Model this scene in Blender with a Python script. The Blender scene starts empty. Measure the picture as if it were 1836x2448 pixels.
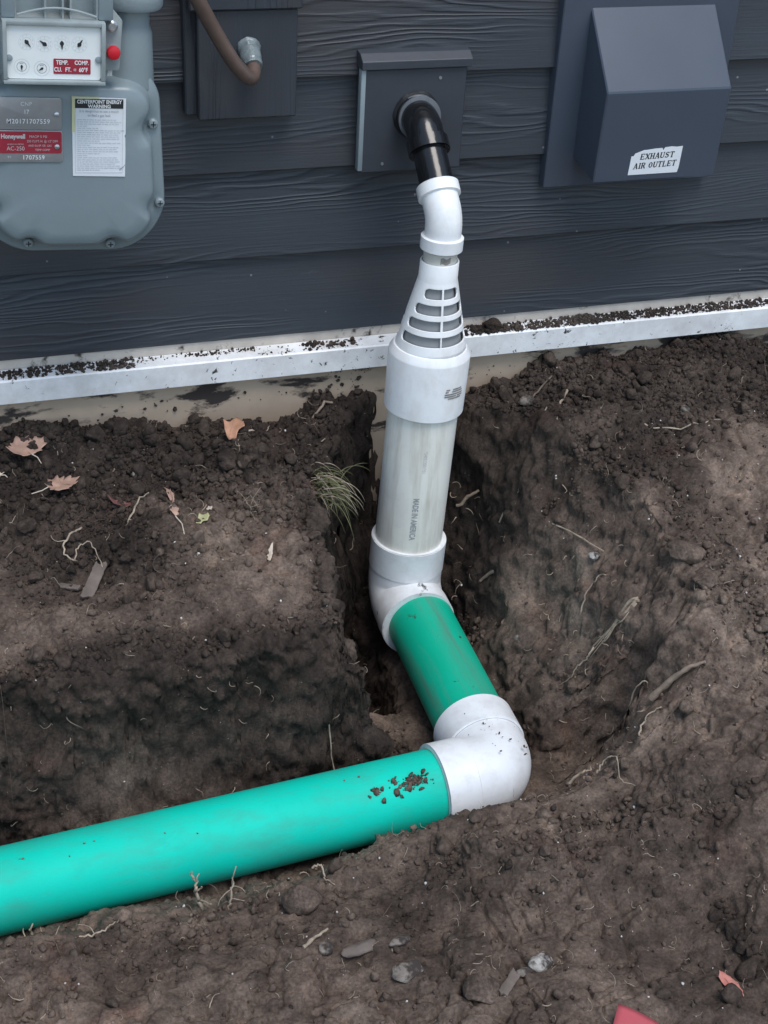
import bpy, bmesh, math, random
import numpy as np
from mathutils import Vector, Matrix
random.seed(7); rng = np.random.default_rng(7)
R = math.radians
scene = bpy.context.scene
COL = scene.collection

# ------------------------------------------------------------------ camera
def cam_axes(yaw, pit, rol):
    cy, sy, cp, sp = math.cos(yaw), math.sin(yaw), math.cos(pit), math.sin(pit)
    fwd = Vector((sy*cp, cy*cp, -sp)); right = Vector((cy, -sy, 0)); down = fwd.cross(right)
    cr, sr = math.cos(rol), math.sin(rol)
    return cr*right + sr*down, -sr*right + cr*down, fwd
cd = bpy.data.cameras.new('camera'); cam = bpy.data.objects.new('camera', cd); COL.objects.link(cam)
r_, d_, f_ = cam_axes(R(19.833), R(32.711), R(-3.512))
m = Matrix((( r_.x, -d_.x, -f_.x, 0.0), (r_.y, -d_.y, -f_.y, -1.95), (r_.z, -d_.z, -f_.z, .979), (0, 0, 0, 1)))
cam.matrix_world = m
cd.sensor_fit = 'VERTICAL'; cd.sensor_height = 24; cd.sensor_width = 18; cd.lens = 3443/2448*24
cd.clip_start = .02; cd.clip_end = 500
scene.camera = cam

# ------------------------------------------------------------------ sky, sun, exposure
SUN_EL, SUN_AZ = R(68), R(165)           # azimuth from +Y, clockwise: open sky behind the photographer
world = bpy.data.worlds.new('World'); scene.world = world; world.use_nodes = True
nt = world.node_tree; nt.nodes.clear()
sky = nt.nodes.new('ShaderNodeTexSky'); sky.sky_type = 'NISHITA'; sky.sun_disc = False
sky.sun_elevation = SUN_EL; sky.sun_rotation = SUN_AZ; sky.air_density = 1.0; sky.dust_density = 1.0; sky.ozone_density = 1.3
hs = nt.nodes.new('ShaderNodeHueSaturation'); hs.inputs['Hue'].default_value = .487; hs.inputs['Saturation'].default_value = .86
bg = nt.nodes.new('ShaderNodeBackground'); bg.inputs['Strength'].default_value = .12
wo = nt.nodes.new('ShaderNodeOutputWorld')
nt.links.new(sky.outputs[0], hs.inputs['Color']); nt.links.new(hs.outputs[0], bg.inputs[0]); nt.links.new(bg.outputs[0], wo.inputs[0])
sl = bpy.data.lights.new('sun', 'SUN'); sl.energy = 1.1; sl.angle = R(30); sl.color = (1, .965, .915)
so = bpy.data.objects.new('sun', sl); COL.objects.link(so)
sd = Vector((math.sin(SUN_AZ)*math.cos(SUN_EL), math.cos(SUN_AZ)*math.cos(SUN_EL), math.sin(SUN_EL)))
so.rotation_euler = (-sd).to_track_quat('-Z', 'Y').to_euler(); so.location = sd*20
scene.view_settings.view_transform = 'Standard'; scene.view_settings.look = 'None'
scene.view_settings.gamma = 1; scene.view_settings.use_curve_mapping = False
scene.view_settings.exposure = .90
scene.render.engine = 'CYCLES'; scene.render.resolution_x = 768; scene.render.resolution_y = 1024

# ------------------------------------------------------------------ helpers
ORIG = {}
def setp(o, label=None, cat=None, group=None, kind=None):
    if label: o['label'] = label
    if cat: o['category'] = cat
    if group: o['group'] = group
    if kind: o['kind'] = kind
    return o
def thing(name, label, cat, loc=(0, 0, 0), rot=(0, 0, 0), group=None):
    o = bpy.data.objects.new(name, None); COL.objects.link(o)
    o.location = loc; o.rotation_euler = rot; o.empty_display_size = .05
    ORIG[o] = Vector(loc)
    return setp(o, label, cat, group)
def mk(name, vf, mat, parent=None, local=False, sharp=35, smooth=True):
    """vf = (verts, faces) in world coordinates (or the parent's when local)"""
    v, f = vf
    me = bpy.data.meshes.new(name)
    v = np.asarray(v, float).reshape(-1, 3)
    org = Vector((0, 0, 0))
    if parent is not None and not local: org = ORIG[parent]
    me.from_pydata((v - np.array(org)).tolist(), [], [tuple(map(int, q)) for q in f])
    me.update()
    if smooth:
        me.polygons.foreach_set('use_smooth', [True]*len(me.polygons))
        if sharp < 180: me.set_sharp_from_angle(angle=R(sharp))
    if mat: me.materials.append(mat)
    o = bpy.data.objects.new(name, me); COL.objects.link(o)
    if parent is not None: o.parent = parent
    ORIG[o] = org
    return o
def join(*parts):
    V = []; F = []; n = 0
    for v, f in parts:
        v = np.asarray(v, float).reshape(-1, 3); V.append(v)
        F += [tuple(i+n for i in q) for q in f]; n += len(v)
    return np.concatenate(V), F
def box(x0, x1, y0, y1, z0, z1, bev=0, seg=2):
    bm = bmesh.new(); bmesh.ops.create_cube(bm, size=1)
    for v in bm.verts:
        v.co = Vector(((x0+x1)/2+v.co.x*(x1-x0), (y0+y1)/2+v.co.y*(y1-y0), (z0+z1)/2+v.co.z*(z1-z0)))
    if bev: bmesh.ops.bevel(bm, geom=bm.edges[:], offset=bev, segments=seg, affect='EDGES', profile=.5)
    return dump(bm)
def dump(bm):
    bm.verts.index_update()
    v = [tuple(a.co) for a in bm.verts]; f = [[a.index for a in q.verts] for q in bm.faces]; bm.free(); return v, f
def prism(poly, axis, a0, a1, bev=0):
    """extrude a 2-D polygon along an axis: 'x' -> poly is (y,z); 'y' -> poly is (x,z)"""
    bm = bmesh.new()
    def P(p, a): return (a, p[0], p[1]) if axis == 'x' else ((p[0], a, p[1]) if axis == 'y' else (p[0], p[1], a))
    b = [bm.verts.new(P(p, a0)) for p in poly]; t = [bm.verts.new(P(p, a1)) for p in poly]
    bm.faces.new(b); bm.faces.new(t[::-1])
    n = len(poly)
    for i in range(n): bm.faces.new([b[i], t[i], t[(i+1) % n], b[(i+1) % n]][::-1])
    bmesh.ops.recalc_face_normals(bm, faces=bm.faces[:])
    if bev: bmesh.ops.bevel(bm, geom=bm.edges[:], offset=bev, segments=2, affect='EDGES', profile=.5)
    return dump(bm)
def sweep(path, radii, seg=48, cap=True, wob=None):
    """circular section swept along a path; equal successive points make a step in radius"""
    P = np.asarray(path, float); n = len(P)
    T = np.zeros_like(P)
    for i in range(n):
        a = i
        while a > 0 and np.linalg.norm(P[a]-P[i]) < 1e-7: a -= 1
        b = i
        while b < n-1 and np.linalg.norm(P[b]-P[i]) < 1e-7: b += 1
        T[i] = P[b]-P[a]; T[i] /= np.linalg.norm(T[i])
    ref = np.array([1, 0, 0.]) if abs(T[0][0]) < .8 else np.array([0, 0, 1.])
    N = ref - T[0]*ref.dot(T[0]); N /= np.linalg.norm(N)
    V = []; F = []; th = np.arange(seg)*2*np.pi/seg
    for i in range(n):
        N = N - T[i]*N.dot(T[i]); N /= np.linalg.norm(N); B = np.cross(T[i], N)
        rr = radii[i] if wob is None else radii[i]*(1+wob*rng.standard_normal(seg))
        V.append(P[i] + (np.cos(th)*rr)[:, None]*N + (np.sin(th)*rr)[:, None]*B)
    for i in range(n-1):
        for k in range(seg):
            a = i*seg+k; b = i*seg+(k+1) % seg
            F.append((a, b, b+seg, a+seg))
    if cap:
        F.append(tuple(range(seg))[::-1]); F.append(tuple(range((n-1)*seg, n*seg)))
    return np.concatenate(V), F
def revolve(p0, p1, prof, seg=64, cap=True):
    """prof: (t, r) pairs, t in metres from p0 towards p1"""
    p0 = np.array(p0, float); a = np.array(p1, float)-p0; a /= np.linalg.norm(a)
    return sweep_axis(p0, a, prof, seg, cap)
def sweep_axis(p0, a, prof, seg, cap):
    ref = np.array([1, 0, 0.]) if abs(a[0]) < .8 else np.array([0, 0, 1.])
    N = ref-a*ref.dot(a); N /= np.linalg.norm(N); B = np.cross(a, N)
    th = np.arange(seg)*2*np.pi/seg; V = []; F = []
    for t, r in prof: V.append(p0+a*t+(np.cos(th)*r)[:, None]*N+(np.sin(th)*r)[:, None]*B)
    for i in range(len(prof)-1):
        for k in range(seg):
            q = i*seg+k; s = i*seg+(k+1) % seg; F.append((q, s, s+seg, q+seg))
    if cap: F.append(tuple(range(seg))[::-1]); F.append(tuple(range((len(prof)-1)*seg, len(prof)*seg)))
    return np.concatenate(V), F
def elbow(c, din, dout, L1, L2, Rb, rb, rh, h1, h2, rin, seg=64, steps=14):
    """pipe bend with a socket on each end: rim at c-din*L1, rim at c+dout*L2"""
    c = np.array(c, float); din = np.array(din, float)/np.linalg.norm(din); dout = np.array(dout, float)/np.linalg.norm(dout)
    ang = math.acos(float(np.clip(din.dot(dout), -1, 1))); T = Rb*math.tan(ang/2)
    path = []; rad = []
    def add(p, r): path.append(p); rad.append(r)
    s = c-din*L1
    add(s+din*.003, rin); add(s, rin); add(s, rh-.0012); add(s+din*.0012, rh)
    add(c-din*(L1-h1), rh); add(c-din*(L1-h1-.0012), rb)
    a0 = c-din*T; nrm = dout-din*din.dot(dout); nrm /= np.linalg.norm(nrm); o = a0+nrm*Rb
    for k in range(steps+1):
        t = ang*k/steps
        add(o-nrm*Rb*math.cos(t)+din*Rb*math.sin(t), rb)
    e = c+dout*L2
    add(c+dout*(L2-h2-.0012), rb); add(c+dout*(L2-h2), rh); add(e-dout*.0012, rh); add(e, rh-.0012); add(e, rin); add(e-dout*.003, rin)
    return sweep(path, rad, seg)
_tx = {}
def text(s, size, bold=0., align='CENTER', spacing=1.0, sx=1.0):
    """flat lettering: (verts2d, faces)"""
    cu = bpy.data.curves.new('lettering', 'FONT'); cu.body = s; cu.size = size; cu.align_x = align; cu.align_y = 'CENTER'
    cu.offset = bold; cu.space_character = spacing; cu.resolution_u = 3; cu.fill_mode = 'FRONT'
    o = bpy.data.objects.new('lettering', cu); COL.objects.link(o)
    bpy.context.view_layer.update()
    dg = bpy.context.evaluated_depsgraph_get()
    me = o.evaluated_get(dg).to_mesh()
    v = np.array([tuple(a.co) for a in me.vertices]); f = [tuple(p.vertices) for p in me.polygons]
    o.evaluated_get(dg).to_mesh_clear(); bpy.data.objects.remove(o); bpy.data.curves.remove(cu)
    v[:, 0] *= sx
    return v[:, :2], f
def flat_text(lines, y, flip=False):
    """lines: (string, x, z, size, kwargs) -> upright lettering on a plane facing -Y"""
    parts = []
    for s, x, z, size, kw in lines:
        v, f = text(s, size, **kw)
        V = np.stack([v[:, 0]+x, np.full(len(v), y), v[:, 1]+z], 1)
        parts.append((V, f))
    return join(*parts)

# ------------------------------------------------------------------ materials
def newmat(name):
    mt = bpy.data.materials.new(name); mt.use_nodes = True; n = mt.node_tree; n.nodes.clear()
    out = n.nodes.new('ShaderNodeOutputMaterial'); b = n.nodes.new('ShaderNodeBsdfPrincipled')
    n.links.new(b.outputs[0], out.inputs[0]); return mt, n, b
def N(n, t, **kw):
    x = n.nodes.new('ShaderNode'+t)
    for k, v in kw.items():
        if k in x.inputs: x.inputs[k].default_value = v
        else: setattr(x, k, v)
    return x
def coords(n, scale=(1, 1, 1), loc=(0, 0, 0)):
    tc = N(n, 'TexCoord'); mp = N(n, 'Mapping'); mp.inputs['Scale'].default_value = scale; mp.inputs['Location'].default_value = loc
    n.links.new(tc.outputs['Object'], mp.inputs[0]); return mp
def ramp(n, src, stops):
    r = N(n, 'ValToRGB'); e = r.color_ramp.elements
    while len(e) < len(stops): e.new(.5)
    for i, (p, c) in enumerate(stops):
        e[i].position = p; e[i].color = (*c, 1) if len(c) == 3 else c
    n.links.new(src, r.inputs[0]); return r
def mixc(n, fac, a, b, blend='MIX'):
    x = N(n, 'Mix', data_type='RGBA', blend_type=blend)
    for s, k in ((fac, 0), (a, 6), (b, 7)):
        if hasattr(s, 'is_linked') or hasattr(s, 'links'): n.links.new(s, x.inputs[k])
        else: x.inputs[k].default_value = s if k == 0 else ((*s, 1) if len(s) == 3 else s)
    return x.outputs[2]
def math_(n, op, a, b=None, c=None):
    x = N(n, 'Math', operation=op)
    for k, s in enumerate((a, b, c)):
        if s is None: continue
        if hasattr(s, 'links'): n.links.new(s, x.inputs[k])
        else: x.inputs[k].default_value = s
    return x.outputs[0]
def noise(n, mp, scale, detail=4, rough=.55, dist=0):
    x = N(n, 'TexNoise', Scale=scale, Detail=detail, Roughness=rough, Distortion=dist)
    n.links.new(mp.outputs[0], x.inputs[0]); return x.outputs[0]
def bump(n, b, h, strength, dist):
    x = N(n, 'Bump', Strength=strength, Distance=dist); n.links.new(h, x.inputs['Height']); n.links.new(x.outputs[0], b.inputs['Normal']); return x
DIRT = (.045, .035, .031)
def plain(name, col, rough=.5, metal=0, var=.12, vscale=30, bmp=.0004, bscale=120, dirt=0, dscale=25, spec=None, dscl=(1, 1, 1), dcol=DIRT, soft=.12):
    """one paint or plastic: slight mottling, fine relief, optional dirt specks"""
    mt, n, b = newmat(name); mp = coords(n)
    v = noise(n, mp, vscale, 5, .6)
    lo = tuple(c*(1-var) for c in col); hi = tuple(min(1, c*(1+var)) for c in col)
    c = ramp(n, v, [(.3, lo), (.7, hi)]).outputs[0]
    if dirt:
        mp2 = coords(n, dscl, (3.1, 1.7, .4))
        d1 = noise(n, mp2, dscale, 6, .62, .3)
        mask = ramp(n, d1, [(1-dirt-soft, (0, 0, 0)), (1-dirt, (1, 1, 1))]).outputs[0]
        c = mixc(n, mask, c, dcol)
        rr = math_(n, 'ADD', math_(n, 'MULTIPLY', mask, .4), rough); n.links.new(rr, b.inputs['Roughness'])
    else:
        rv = math_(n, 'ADD', math_(n, 'MULTIPLY', noise(n, mp, vscale*2.3, 4), .18), rough-.09); n.links.new(rv, b.inputs['Roughness'])
    n.links.new(c, b.inputs['Base Color']); b.inputs['Metallic'].default_value = metal
    if spec is not None: b.inputs['Specular IOR Level'].default_value = spec
    if bmp: bump(n, b, noise(n, mp, bscale, 4, .6), .6, bmp)
    return mt
def siding_mat(name, vertical=False):
    mt, n, b = newmat(name)
    tc = N(n, 'TexCoord'); oi = N(n, 'ObjectInfo')
    off = N(n, 'CombineXYZ'); n.links.new(math_(n, 'MULTIPLY', oi.outputs['Random'], 37.), off.inputs[0]); n.links.new(math_(n, 'MULTIPLY', oi.outputs['Random'], 11.), off.inputs[2])
    ad = N(n, 'VectorMath', operation='ADD'); n.links.new(tc.outputs['Object'], ad.inputs[0]); n.links.new(off.outputs[0], ad.inputs[1])
    def mp(s):
        x = N(n, 'Mapping'); x.inputs['Scale'].default_value = s if not vertical else (s[2], s[1], s[0]); n.links.new(ad.outputs[0], x.inputs[0]); return x
    warp = noise(n, mp((1.6, 0, 13)), 1, 3, .5)
    fine = noise(n, mp((6, 0, 60)), 1, 3, .6)
    sp = N(n, 'SeparateXYZ'); n.links.new(ad.outputs[0], sp.inputs[0])
    zc = math_(n, 'MULTIPLY', sp.outputs[0 if vertical else 2], 105.)
    ph = math_(n, 'ADD', math_(n, 'ADD', zc, math_(n, 'MULTIPLY', warp, 13.)), math_(n, 'MULTIPLY', fine, 1.3))
    ring = math_(n, 'POWER', math_(n, 'ADD', math_(n, 'MULTIPLY', math_(n, 'SINE', math_(n, 'MULTIPLY', ph, 6.2832)), .5), .5), 2.2)
    mk_ = ramp(n, noise(n, mp((1.5, 0, 9)), 1, 2, .5), [(.46, (.03, .03, .03)), (.64, (1, 1, 1))]).outputs[0]
    grain = noise(n, mp((9, 0, 330)), 1, 5, .62)
    h = math_(n, 'ADD', math_(n, 'MULTIPLY', ring, mk_), math_(n, 'MULTIPLY', grain, .48))
    bump(n, b, h, .85, .0011)
    tone = noise(n, mp((1.1, 0, 5)), 1, 4, .55)
    c = ramp(n, tone, [(.3, (.035, .039, .047)), (.5, (.038, .045, .056)), (.72, (.047, .058, .074))]).outputs[0]
    brown = ramp(n, noise(n, mp((1.7, 0, 7)), 1, 3, .5), [(.5, (0, 0, 0)), (.7, (.7, .7, .7))]).outputs[0]
    c = mixc(n, brown, c, (.050, .046, .048))
    wear = ramp(n, noise(n, mp((7, 0, 70)), 1, 5, .7), [(.64, (0, 0, 0)), (.80, (.5, .5, .5))]).outputs[0]
    c = mixc(n, wear, c, (.13, .15, .19))
    speck = N(n, 'TexVoronoi', Scale=24.); n.links.new(ad.outputs[0], speck.inputs[0])
    sm = ramp(n, speck.outputs['Distance'], [(.035, (1, 1, 1)), (.05, (0, 0, 0))]).outputs[0]
    c = mixc(n, math_(n, 'MULTIPLY', sm, .5), c, (.35, .36, .38))
    n.links.new(c, b.inputs['Base Color'])
    n.links.new(math_(n, 'ADD', math_(n, 'MULTIPLY', grain, .25), .36), b.inputs['Roughness'])
    b.inputs['Specular IOR Level'].default_value = .45
    return mt
def soil_mat(name, k=1.0, grit=True, dry=True):
    mt, n, b = newmat(name); mp = coords(n)
    at = N(n, 'Attribute', attribute_name='dry')
    a = noise(n, mp, 5.5, 5, .6, .4); c2 = noise(n, mp, 34, 6, .65); g = noise(n, mp, 260, 4, .6)
    base = ramp(n, a, [(.30, (.050*k, .038*k, .032*k)), (.48, (.083*k, .064*k, .054*k)), (.60, (.110*k, .086*k, .072*k)), (.74, (.152*k, .120*k, .101*k))]).outputs[0]
    red = ramp(n, noise(n, mp, 9, 3, .5, .5), [(.60, (0, 0, 0)), (.72, (.5, .5, .5))]).outputs[0]
    base = mixc(n, red, base, (.078*k, .045*k, .036*k))
    if dry:       # trodden, dried crust is paler than the loose spoil
        base = mixc(n, 1., base, ramp(n, at.outputs['Fac'], [(.1, (.58, .55, .53)), (.8, (1.95, 1.86, 1.76))]).outputs[0], 'MULTIPLY')
    var = ramp(n, c2, [(.32, (.45, .44, .43)), (.5, (.9, .9, .9)), (.68, (1.35, 1.33, 1.3))]).outputs[0]
    base = mixc(n, 1., base, var, 'MULTIPLY')
    var2 = ramp(n, g, [(.3, (.60, .60, .60)), (.72, (1.35, 1.35, 1.35))]).outputs[0]
    base = mixc(n, 1., base, var2, 'MULTIPLY')
    if grit:
        vo = N(n, 'TexVoronoi', Scale=95.); n.links.new(mp.outputs[0], vo.inputs[0])
        sp = ramp(n, vo.outputs['Distance'], [(.06, (1, 1, 1)), (.09, (0, 0, 0))]).outputs[0]
        base = mixc(n, math_(n, 'MULTIPLY', sp, math_(n, 'GREATER_THAN', c2, .53)), base, (.30, .27, .25))
    n.links.new(base, b.inputs['Base Color']); b.inputs['Roughness'].default_value = .85; b.inputs['Specular IOR Level'].default_value = .25
    h = math_(n, 'ADD', math_(n, 'MULTIPLY', noise(n, mp, 120, 5, .68), 1.), math_(n, 'MULTIPLY', noise(n, mp, 520, 3, .6), .35))
    if dry: h = math_(n, 'MULTIPLY', h, math_(n, 'SUBTRACT', 1.1, math_(n, 'MULTIPLY', at.outputs['Fac'], .9)))
    bump(n, b, h, 1., .0040)
    return mt
def lip_mat(name):
    """white vinyl with soil splashed on it"""
    mt, n, b = newmat(name); mp = coords(n)
    c = ramp(n, noise(n, mp, 14, 4), [(.3, (.80, .81, .82)), (.7, (.87, .88, .89))]).outputs[0]
    sp = N(n, 'SeparateXYZ'); n.links.new(mp.outputs[0], sp.inputs[0])
    top = math_(n, 'GREATER_THAN', sp.outputs[2], -.0222)       # the ledge that loose soil was kicked onto
    amt = math_(n, 'ADD', math_(n, 'MULTIPLY', top, .17), 0)
    d1 = noise(n, coords(n, (1, 1, 1), (4, 2, 1)), 70, 6, .7, .5); d2 = noise(n, mp, 4.5, 3, .6)
    v = math_(n, 'ADD', math_(n, 'ADD', d1, amt), math_(n, 'MULTIPLY', math_(n, 'SUBTRACT', d2, .5), .42))
    mask = ramp(n, v, [(.79, (0, 0, 0)), (.83, (1, 1, 1))]).outputs[0]
    film = ramp(n, math_(n, 'ADD', noise(n, mp, 16, 5, .7), amt), [(.55, (0, 0, 0)), (.85, (.42, .42, .42))]).outputs[0]
    c = mixc(n, film, c, (.34, .31, .29)); c = mixc(n, mask, c, DIRT)
    n.links.new(c, b.inputs['Base Color']); n.links.new(math_(n, 'ADD', math_(n, 'MULTIPLY', mask, .45), .42), b.inputs['Roughness'])
    return mt
def pipe_mat(name, col, rough, streak=.0, dirt=.27, tint=None, spec=.5, dscale=42, axis=(1, 1, 1), soft=.05):
    mt, n, b = newmat(name); mp = coords(n)
    c = ramp(n, noise(n, mp, 12, 4, .5), [(.3, tuple(q*.95 for q in col)), (.7, tuple(min(1, q*1.04) for q in col))]).outputs[0]
    if tint:
        st = ramp(n, noise(n, coords(n, axis, (2, 5, 1)), 30, 5, .65), [(.46, (0, 0, 0)), (.68, (streak,)*3)]).outputs[0]
        c = mixc(n, st, c, tint)
    sm = ramp(n, noise(n, mp, 22, 6, .7, .6), [(.52, (0, 0, 0)), (.78, (.28, .28, .28))]).outputs[0]
    c = mixc(n, sm, c, tuple(q*.55+.03 for q in col))
    mask = ramp(n, noise(n, coords(n, (1, 1, 1), (1.3, 7, 3)), dscale, 6, .66, .4), [(1-dirt-soft, (0, 0, 0)), (1-dirt, (1, 1, 1))]).outputs[0]
    c = mixc(n, mask, c, DIRT)
    n.links.new(c, b.inputs['Base Color'])
    rr = math_(n, 'ADD', math_(n, 'ADD', math_(n, 'MULTIPLY', mask, .4), math_(n, 'MULTIPLY', sm, .4)), rough); n.links.new(rr, b.inputs['Roughness'])
    b.inputs['Specular IOR Level'].default_value = spec
    h = math_(n, 'ADD', math_(n, 'MULTIPLY', mask, .8), math_(n, 'MULTIPLY', noise(n, mp, 150, 3), .12)); bump(n, b, h, .5, .0009)
    return mt
M = {}
M['siding'] = siding_mat('painted_siding'); M['block'] = siding_mat('painted_block', True)
M['hood'] = plain('hood_paint', (.056, .071, .098), .34, var=.06, vscale=6, bmp=.0002, bscale=300)
M['soil'] = soil_mat('soil'); M['clod'] = soil_mat('soil_clod', 1.0, False); M['dark_soil'] = soil_mat('moist_soil', .66, False, False)
M['lip'] = lip_mat('white_vinyl'); M['beige'] = plain('beige_strip', (.56, .50, .44), .6, dirt=.30, dscale=40)
M['found'] = plain('foundation_board', (.46, .355, .265), .75, var=.14, vscale=9, dirt=.41, dscale=13, bmp=.0008, bscale=60, dscl=(.6, 1, 1.6), soft=.06)
M['pvc'] = pipe_mat('white_pvc', (.84, .85, .86), .36, dirt=.235, dscale=16, tint=(.52, .47, .40), streak=.25, axis=(1, 1, .5))
M['pvc_soiled'] = pipe_mat('soiled_pvc', (.78, .80, .82), .42, dirt=.30, dscale=20, tint=(.42, .39, .36), streak=.30)
M['riser'] = pipe_mat('weathered_pvc', (.83, .81, .745), .42, streak=.62, dirt=.285, dscale=26, tint=(.42, .36, .28), axis=(1, 1, .12))
M['nipple'] = plain('cream_pvc', (.62, .60, .54), .4, var=.10, vscale=25)
M['green'] = pipe_mat('green_pvc', (.004, .57, .43), .58, dirt=.262, dscale=24, tint=(.07, .30, .23), streak=.42, axis=(.35, 1, 1), spec=.15)
M['green_worn'] = pipe_mat('scuffed_green_pvc', (.004, .43, .275), .42, dirt=.29, dscale=26, tint=(.10, .22, .17), streak=.7, axis=(1, .10, 1), spec=.2)
M['black'] = plain('black_gloss', (.010, .0105, .012), .16, var=.2, vscale=40, bmp=.0005, bscale=70)
M['black_matte'] = plain('black_sealant', (.016, .017, .019), .45, var=.3, vscale=60, bmp=.0015, bscale=90)
M['collar'] = plain('grey_collar', (.13, .14, .155), .4, var=.2, vscale=60)
M['label_brown'] = plain('worn_label', (.27, .245, .22), .6, var=.4, vscale=120)
M['plate_paint'] = plain('plate_paint', (.043, .050, .062), .45, var=.10, vscale=20, bmp=.0003, bscale=200)
M['step_shade'] = plain('joint_shade', (.24, .225, .21), .7, var=.5, vscale=40)  # tone of the shade rings painted at the hub seams
M['screen'] = plain('grey_screen', (.26, .265, .27), .6, var=.08)
M['meter'] = plain('meter_paint', (.215, .265, .285), .34, var=.05, vscale=14, bmp=.00025, bscale=220)
M['meter_cap'] = plain('cast_paint', (.24, .29, .31), .45, var=.08, vscale=20, bmp=.0006, bscale=160)
M['steel'] = plain('zinc_screw', (.55, .58, .60), .33, metal=.8, var=.2, vscale=200)
M['cover'] = plain('clear_cover_edge', (.30, .34, .345), .12, var=.15, vscale=25, spec=.6)
M['dial'] = plain('white_dial_plate', (.80, .83, .82), .35, var=.02)
M['print'] = plain('black_print', (.02, .022, .024), .5, var=.2)
M['grey_print'] = plain('grey_print', (.34, .35, .36), .5, var=.1)
M['pale_print'] = plain('pale_print', (.52, .50, .50), .5, var=.1)
M['faint'] = plain('faint_print', (.55, .58, .60), .5, var=.1)
M['red_label'] = plain('red_label', (.33, .025, .045), .4, var=.06)
M['red'] = plain('red_plastic', (.62, .015, .03), .35, var=.06)
M['white_print'] = plain('white_print', (.80, .80, .80), .45, var=.04)
M['plate'] = plain('brushed_plate', (.36, .355, .36), .42, metal=.35, var=.10, vscale=30)
M['paper'] = plain('paper', (.74, .76, .79), .6, var=.04, vscale=18)
M['yellow_paper'] = plain('yellowed_paper', (.66, .64, .36), .6, var=.1)
M['copper'] = plain('brown_tube', (.115, .078, .064), .42, var=.22, vscale=18, bmp=.0004)
M['caulk'] = plain('silver_caulk', (.22, .26, .27), .32, metal=.25, var=.35, vscale=60, bmp=.0025, bscale=90)
M['leaf'] = plain('dry_leaf', (.40, .25, .19), .65, var=.22, vscale=45, bmp=.0006, bscale=160)
M['leaf_orange'] = plain('orange_leaf', (.40, .205, .125), .6, var=.3, vscale=45, bmp=.0006)
M['leaf_pale'] = plain('bleached_leaf', (.52, .44, .36), .65, var=.18, vscale=50, bmp=.0006)
M['leaf_green'] = plain('yellow_green_leaf', (.43, .42, .22), .6, var=.18, vscale=50)
M['leaf_red'] = plain('dark_red_leaf', (.16, .065, .055), .6, var=.25, vscale=50)
M['pink'] = plain('pink_leaf', (.50, .19, .15), .55, var=.25, vscale=60)
M['flag'] = plain('red_flag', (.50, .10, .12), .4, var=.08, vscale=20)
M['root'] = plain('pale_root', (.33, .265, .20), .75, var=.45, vscale=90, bmp=.0006)
M['root_dark'] = plain('dark_root', (.13, .098, .075), .75, var=.4, vscale=70, bmp=.0006)
M['twig'] = plain('twig_wood', (.27, .205, .155), .7, var=.4, vscale=60, bmp=.0012, bscale=150)
M['chip'] = plain('weathered_chip', (.14, .112, .095), .75, var=.3, vscale=40, bmp=.0015, bscale=200)
M['stone'] = plain('pale_stone', (.21, .18, .155), .75, var=.35, vscale=70, bmp=.002, bscale=150, dirt=.47, dscale=60)
M['stone_white'] = plain('white_stone', (.40, .375, .345), .7, var=.4, vscale=90, bmp=.002, bscale=150, dirt=.44, dscale=60)
M['grit'] = plain('pale_grit', (.55, .53, .51), .6, var=.25, vscale=200)
M['grass'] = plain('old_grass', (.135, .135, .060), .6, var=.35, vscale=60)
# ---- terrain ----
def _hash(ix, iy, iz, s):
    h = (ix.astype(np.int64)*374761393 + iy.astype(np.int64)*668265263 + iz.astype(np.int64)*2147483647 + s*1274126177) & 0x7fffffff
    h = ((h ^ (h >> 13)) * 1274126177) & 0x7fffffff
    h = ((h ^ (h >> 16)) * 668265263) & 0x7fffffff
    return (h ^ (h >> 15)).astype(np.float64) / 0x7fffffff
def vnoise(p, s=0):
    """value noise, p (N,3), about -1..1"""
    i = np.floor(p).astype(np.int64); f = p - i
    u = f*f*f*(f*(f*6-15)+10)
    r = 0
    for dx in (0, 1):
        wx = u[:, 0] if dx else 1-u[:, 0]
        for dy in (0, 1):
            wy = u[:, 1] if dy else 1-u[:, 1]
            for dz in (0, 1):
                wz = u[:, 2] if dz else 1-u[:, 2]
                r = r + wx*wy*wz*_hash(i[:, 0]+dx, i[:, 1]+dy, i[:, 2]+dz, s)
    return r*2-1
def fbm(p, octv=4, s=0, gain=.5):
    r = 0; a = 1.; t = 0
    for k in range(octv):
        r = r + a*vnoise(p*(2.03**k)+k*17.3, s+k); t += a; a *= gain
    return r/t
def worley(p, s=0):
    """F1, F2 and the id of the nearest cell"""
    i = np.floor(p).astype(np.int64)
    f1 = np.full(len(p), 9.); f2 = np.full(len(p), 9.); cid = np.zeros(len(p))
    for dx in (-1, 0, 1):
        for dy in (-1, 0, 1):
            for dz in (-1, 0, 1):
                c = i + np.array([dx, dy, dz])
                q = np.stack([c[:, k] + _hash(c[:, 0], c[:, 1], c[:, 2], s+31*k+5) for k in range(3)], 1)
                d = np.sqrt(((q-p)**2).sum(1))
                idv = _hash(c[:, 0], c[:, 1], c[:, 2], s+777)
                m = d < f1
                f2 = np.where(m, f1, np.minimum(f2, d)); cid = np.where(m, idv, cid); f1 = np.where(m, d, f1)
    return f1, f2, cid
def sstep(a, b, x):
    t = np.clip((x-a)/(b-a), 0, 1); return t*t*(3-2*t)
FLOOR = -.462
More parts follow.
